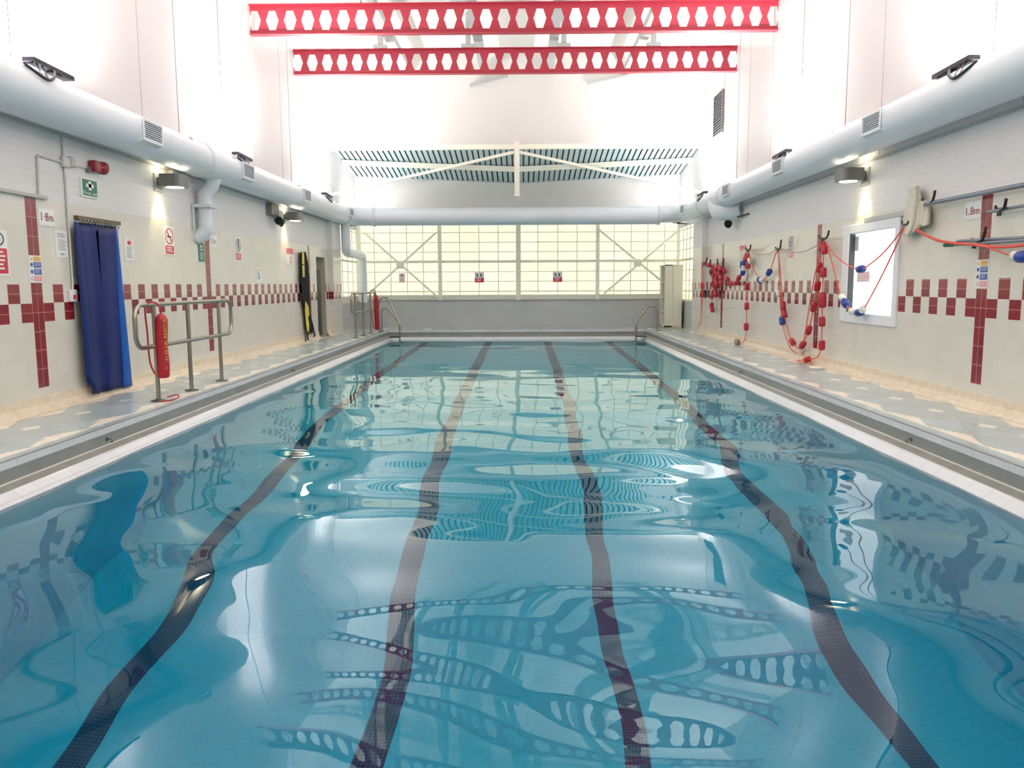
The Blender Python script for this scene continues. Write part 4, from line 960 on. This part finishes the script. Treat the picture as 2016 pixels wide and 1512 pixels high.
# floats
def barrel(name, M, ln, r, groove=True):
    b = MB(); h = ln/2
    b.tube([Vector((0, 0, d)) for d in (-h*1.02, -h, -h*.8, -h*.3, h*.3, h*.8, h, h*1.02)], [.006, r*.72, r*.97, r, r, r*.97, r*.72, .006], M, 12, False)
    me = bpy.data.meshes.new(name); me.from_pydata([tuple(p) for p in b.v], [], b.f); me.materials.append(M)
    me.polygons.foreach_set('use_smooth', [True]*len(me.polygons)); me.update(); return me
FL = {'r': barrel('red_float', RED, .155, .052), 'b': barrel('blue_float', BLUF, .15, .055), 'w': barrel('white_float', WHIF, .12, .05), 'R': barrel('red_float', RED, .24, .06)}
NM = {'r': 'red_float', 'b': 'blue_float', 'w': 'white_float', 'R': 'red_float'}
def lane_rope(label, pts, floats, r=.009, M=ROPE, o=.10, extra=None, scale=1.0):
    """pts: photo points on the rope; floats: (kind, index along pts as a fraction)"""
    P_ = [RW(*p[:2], p[2] if len(p) > 2 else o) for p in pts]
    for p in P_: p.z = max(p.z, .02); p.x = min(p.x, R-.03)
    sp = smooth_path(P_, 6); t = thing('lane_rope', label, 'rope', tuple(P_[len(P_)//2]), 'lane ropes hung on the right wall')
    b = MB(); b.tube(sp, r, M, 7); b.build('cord', t)
    o0 = Vector(ORG[t.name])
    for kd, px, py in floats:
        q = min(range(len(sp)), key=lambda i: (sp[i]-RW(px, py, R-sp[i].x)).length)
        a, c = sp[max(q-1, 0)], sp[min(q+1, len(sp)-1)]
        f = bpy.data.objects.new(NM[kd], FL[kd]); COL.objects.link(f); f.parent = t
        pos = RW(px, py, R-sp[q].x); pos.z = max(pos.z, .055)
        f.location = pos-o0; f.rotation_mode = 'QUATERNION'; f.rotation_quaternion = (c-a).to_track_quat('Z', 'Y')
        f.scale = (scale,)*3
    if extra: extra(t)
    return t
c3 = lambda x, y: (1440+x*.1753, 460+y*.1753)
c5 = lambda x, y: (1640+x*.172, 400+y*.172)
c6 = lambda x, y: (1360+x*.0794, 480+y*.0794)
def seq(c, *p): return [c(*q) for q in p]
def fl(c, *p): return [(k, *c(x, y)) for k, x, y in p]
lane_rope('salmon rope in a deep loop from the tied hook, with one blue float', seq(c3, (530, 190), (534, 400), (545, 700), (565, 960), (600, 1130), (660, 1280), (730, 1343), (790, 1290), (830, 1100), (885, 750), (930, 500), (975, 300), (1015, 90)), fl(c3, ('w', 530, 670), ('b', 568, 980), ('w', 775, 1312)), o=.06)
lane_rope('salmon rope in the inner deep loop, strung with red floats', seq(c3, (528, 200), (555, 500), (578, 760), (595, 900), (645, 1110), (685, 1215), (745, 1290), (800, 1245), (865, 1085), (925, 830), (965, 590), (995, 380), (1020, 100)),
          fl(c3, ('r', 580, 810), ('r', 595, 900), ('r', 685, 1217), ('r', 800, 1250), ('r', 865, 1085), ('r', 925, 825), ('r', 965, 590), ('r', 992, 380)), o=.12)
def reel(t_): pass
lane_rope('salmon rope hanging straight below the maroon stripe hook to the deck, with red floats', seq(c3, (1035, 90), (1035, 200), (1030, 430), (1022, 740), (1018, 990), (1013, 1250), (998, 1330), (950, 1395), (870, 1412), (790, 1420), (740, 1440), (820, 1446), (905, 1440)),
          fl(c3, ('r', 1015, 140), ('r', 1045, 175), ('r', 1032, 437), ('R', 1022, 745), ('r', 1018, 988), ('r', 1015, 1253), ('r', 850, 1413)), o=.14)
lane_rope('bare shaded pink rope sagging between the second and third hooks', seq(c3, (215, 185), (270, 222), (350, 232), (430, 220), (495, 185)), [], M=ROPEP, o=.08)
lane_rope('bare shaded pink rope sagging across the prohibition sign between two hooks', seq(c3, (530, 165), (600, 190), (700, 210), (800, 203), (890, 170), (985, 115)), [], M=ROPEP, o=.10)
lane_rope('salmon rope sagging across the window with a single blue float', [c3(1050, 85)] + seq(c5, (0, 565), (60, 630), (170, 708), (270, 750), (320, 755), (380, 730), (560, 585), (720, 400), (806, 275)), fl(c5, ('b', 320, 755)), o=.12)
lane_rope('salmon rope sagging low across the window sill with blue and white floats', [c3(1060, 90), c3(1090, 190), c3(1180, 510)] + seq(c5, (75, 1020), (105, 1090), (150, 1165), (215, 1240), (300, 1252), (350, 1210), (400, 1130), (560, 830), (740, 450), (806, 280)), fl(c5, ('w', 107, 1085), ('b', 140, 1145), ('w', 225, 1240), ('b', 303, 1250), ('w', 345, 1213)), o=.12)
lane_rope('salmon rope hanging from the third hook down to a small reel on the deck', seq(c3, (178, 190), (182, 300), (180, 420), (175, 600), (172, 820), (166, 1050), (158, 1160), (135, 1210), (95, 1225), (68, 1205)), fl(c3, ('r', 172, 265), ('r', 184, 355), ('r', 175, 595), ('r', 172, 815), ('r', 165, 1045)), o=.12)
lane_rope('salmon rope making a short valley between two hooks, with blue and white floats', seq(c3, (195, 200), (230, 350), (275, 440), (320, 520), (360, 522), (425, 435), (470, 310), (505, 205)), fl(c3, ('w', 208, 305), ('b', 318, 524), ('w', 342, 522), ('b', 423, 435)), M=ROPE, o=.09)
lane_rope('salmon rope with bunched blue and red floats swagging toward the far cluster', [c3(168, 195)] + seq(c6, (1330, 300), (1290, 480), (1290, 700), (1200, 850), (1130, 975), (1010, 985), (930, 960), (870, 800), (825, 640), (815, 520)),
          fl(c6, ('b', 1280, 520), ('b', 1355, 450), ('w', 1310, 610), ('b', 1295, 700), ('r', 1190, 850), ('r', 1120, 975), ('r', 1040, 985), ('r', 955, 970), ('r', 905, 875), ('r', 825, 680)), o=.10)
random.seed(5)
for k, (hx, x0, dx, nf, yb, lab) in enumerate(((300, 300, 170, 5, 560, 'red floats draped over the far corner hook'), (500, 560, 30, 8, 1300, 'red floats hanging bunched in the longest strand of the far cluster'), (560, 610, -20, 8, 1250, 'red floats hanging bunched in the middle strand of the far cluster'), (670, 650, 20, 7, 1020, 'red floats hanging bunched in the short strand of the far cluster'), (700, 750, 20, 4, 960, 'red floats on the strand nearest the far maroon stripe'))):
    pts = [(hx, 500)]; fls = []
    if k == 0:
        pts = [(285, 490), (350, 500), (420, 520), (500, 540)]; fls = [('r', 340, 490), ('r', 400, 520), ('r', 455, 530)]
    else:
        for i in range(nf+1):
            f = i/nf; xx = x0+(hx-x0)*(1-f)**2+dx*math.sin(i*2.2); yy = 520+(yb-520)*f; pts.append((xx, yy))
            if i: fls.append(('r', xx+random.uniform(-12, 12), yy))
    lane_rope(lab, [c6(*p) for p in pts], [(a, *c6(x, y)) for a, x, y in fls], o=.20 if k == 0 else .06+.03*k)
lane_rope('salmon rope falling from the far cluster to a lone red float', seq(c6, (540, 1200), (530, 1340), (520, 1480), (515, 1560), (525, 1640)), [('r', 1401, 602), ('r', 1402.5, 609)], o=.12)
lane_rope('doubled salmon rope hanging down the corner pillar, two dark red floats', [c6(270, 520), c6(262, 900), c6(275, 1260), (1381, 600), (1380, 640), (1381, 610), c6(300, 1260), c6(310, 900), c6(300, 520)], fl(c6, ('r', 285, 1040), ('r', 280, 1250)), o=.21)
lane_rope('thick orange rope sagging from the net to the pole hook', [(1803, 452), (1825, 464), (1850, 474), (1880, 479), (1910, 481), (1945, 485), (1980, 486), (2030, 481)], [], r=.016, o=.15)
lane_rope('orange rope end with white and blue floats at the right edge', [(1915, 481), (1940, 486), (1965, 494), (1990, 503), (2012, 506), (2040, 500)], [('w', 2003, 504.5), ('b', 2014, 505.5)], o=.16, scale=1.05)
b = MB(); p = RW(*c3(66, 1195), .16); p.z = .06; b.lathe(p, (1, .3, 0), [(-.04, .03), (-.035, .075), (-.02, .075), (-.015, .045), (.015, .045), (.02, .075), (.035, .075), (.04, .03)], mat('grey_plastic_reel', srgb(140, 138, 128), .5), 16)
tag(b.build('rope_reel'), 'small grey reel on the deck at the end of a hanging rope', 'reel')
b = MB(); p = RW(*c3(960, 1450), .22); p.z = 0; b.lathe(p, (0, 0, 1), [(.002, .10), (.012, .11), (.022, .10), (.035, .05), (.04, .01)], WHIF, 18)
tag(b.build('float_cap'), 'white round cap lying on the deck below the ropes', 'cap')
b = MB(); b.tube(smooth_path([RW(*c6(340, 1150), .165), RW(*c6(345, 1260), .165), RW(*c6(360, 1330), .17), RW(*c6(385, 1300), .17), RW(*c6(400, 1170), .17)], 5), .02, BLACK, 8)
tag(b.build('strap_loop'), 'black strap loop hanging beside the corner pillar', 'strap')
lane_rope('thin cord trailing from the corner pillar to the deck', [(1379, 632), (1376, 640), (1371, 648), (1366, 652)], [], r=.008, M=ROPEP, o=.17)

# ------------------------------------------------------------------ world and render look
wd = bpy.data.worlds.new('world'); SC.world = wd; wd.use_nodes = True
wd.node_tree.nodes['Background'].inputs[0].default_value = (.8, .86, .95, 1); wd.node_tree.nodes['Background'].inputs[1].default_value = .3
vs = SC.view_settings; vs.view_transform = 'Standard'; vs.look = 'None'; vs.gamma = 1; vs.use_curve_mapping = False; vs.exposure = 1.0
cy = SC.cycles; cy.use_denoising = True; cy.max_bounces = 14; cy.diffuse_bounces = 6; cy.glossy_bounces = 5; cy.transmission_bounces = 8
cy.caustics_reflective = True; cy.caustics_refractive = True; cy.blur_glossy = .5; cy.sample_clamp_indirect = 6
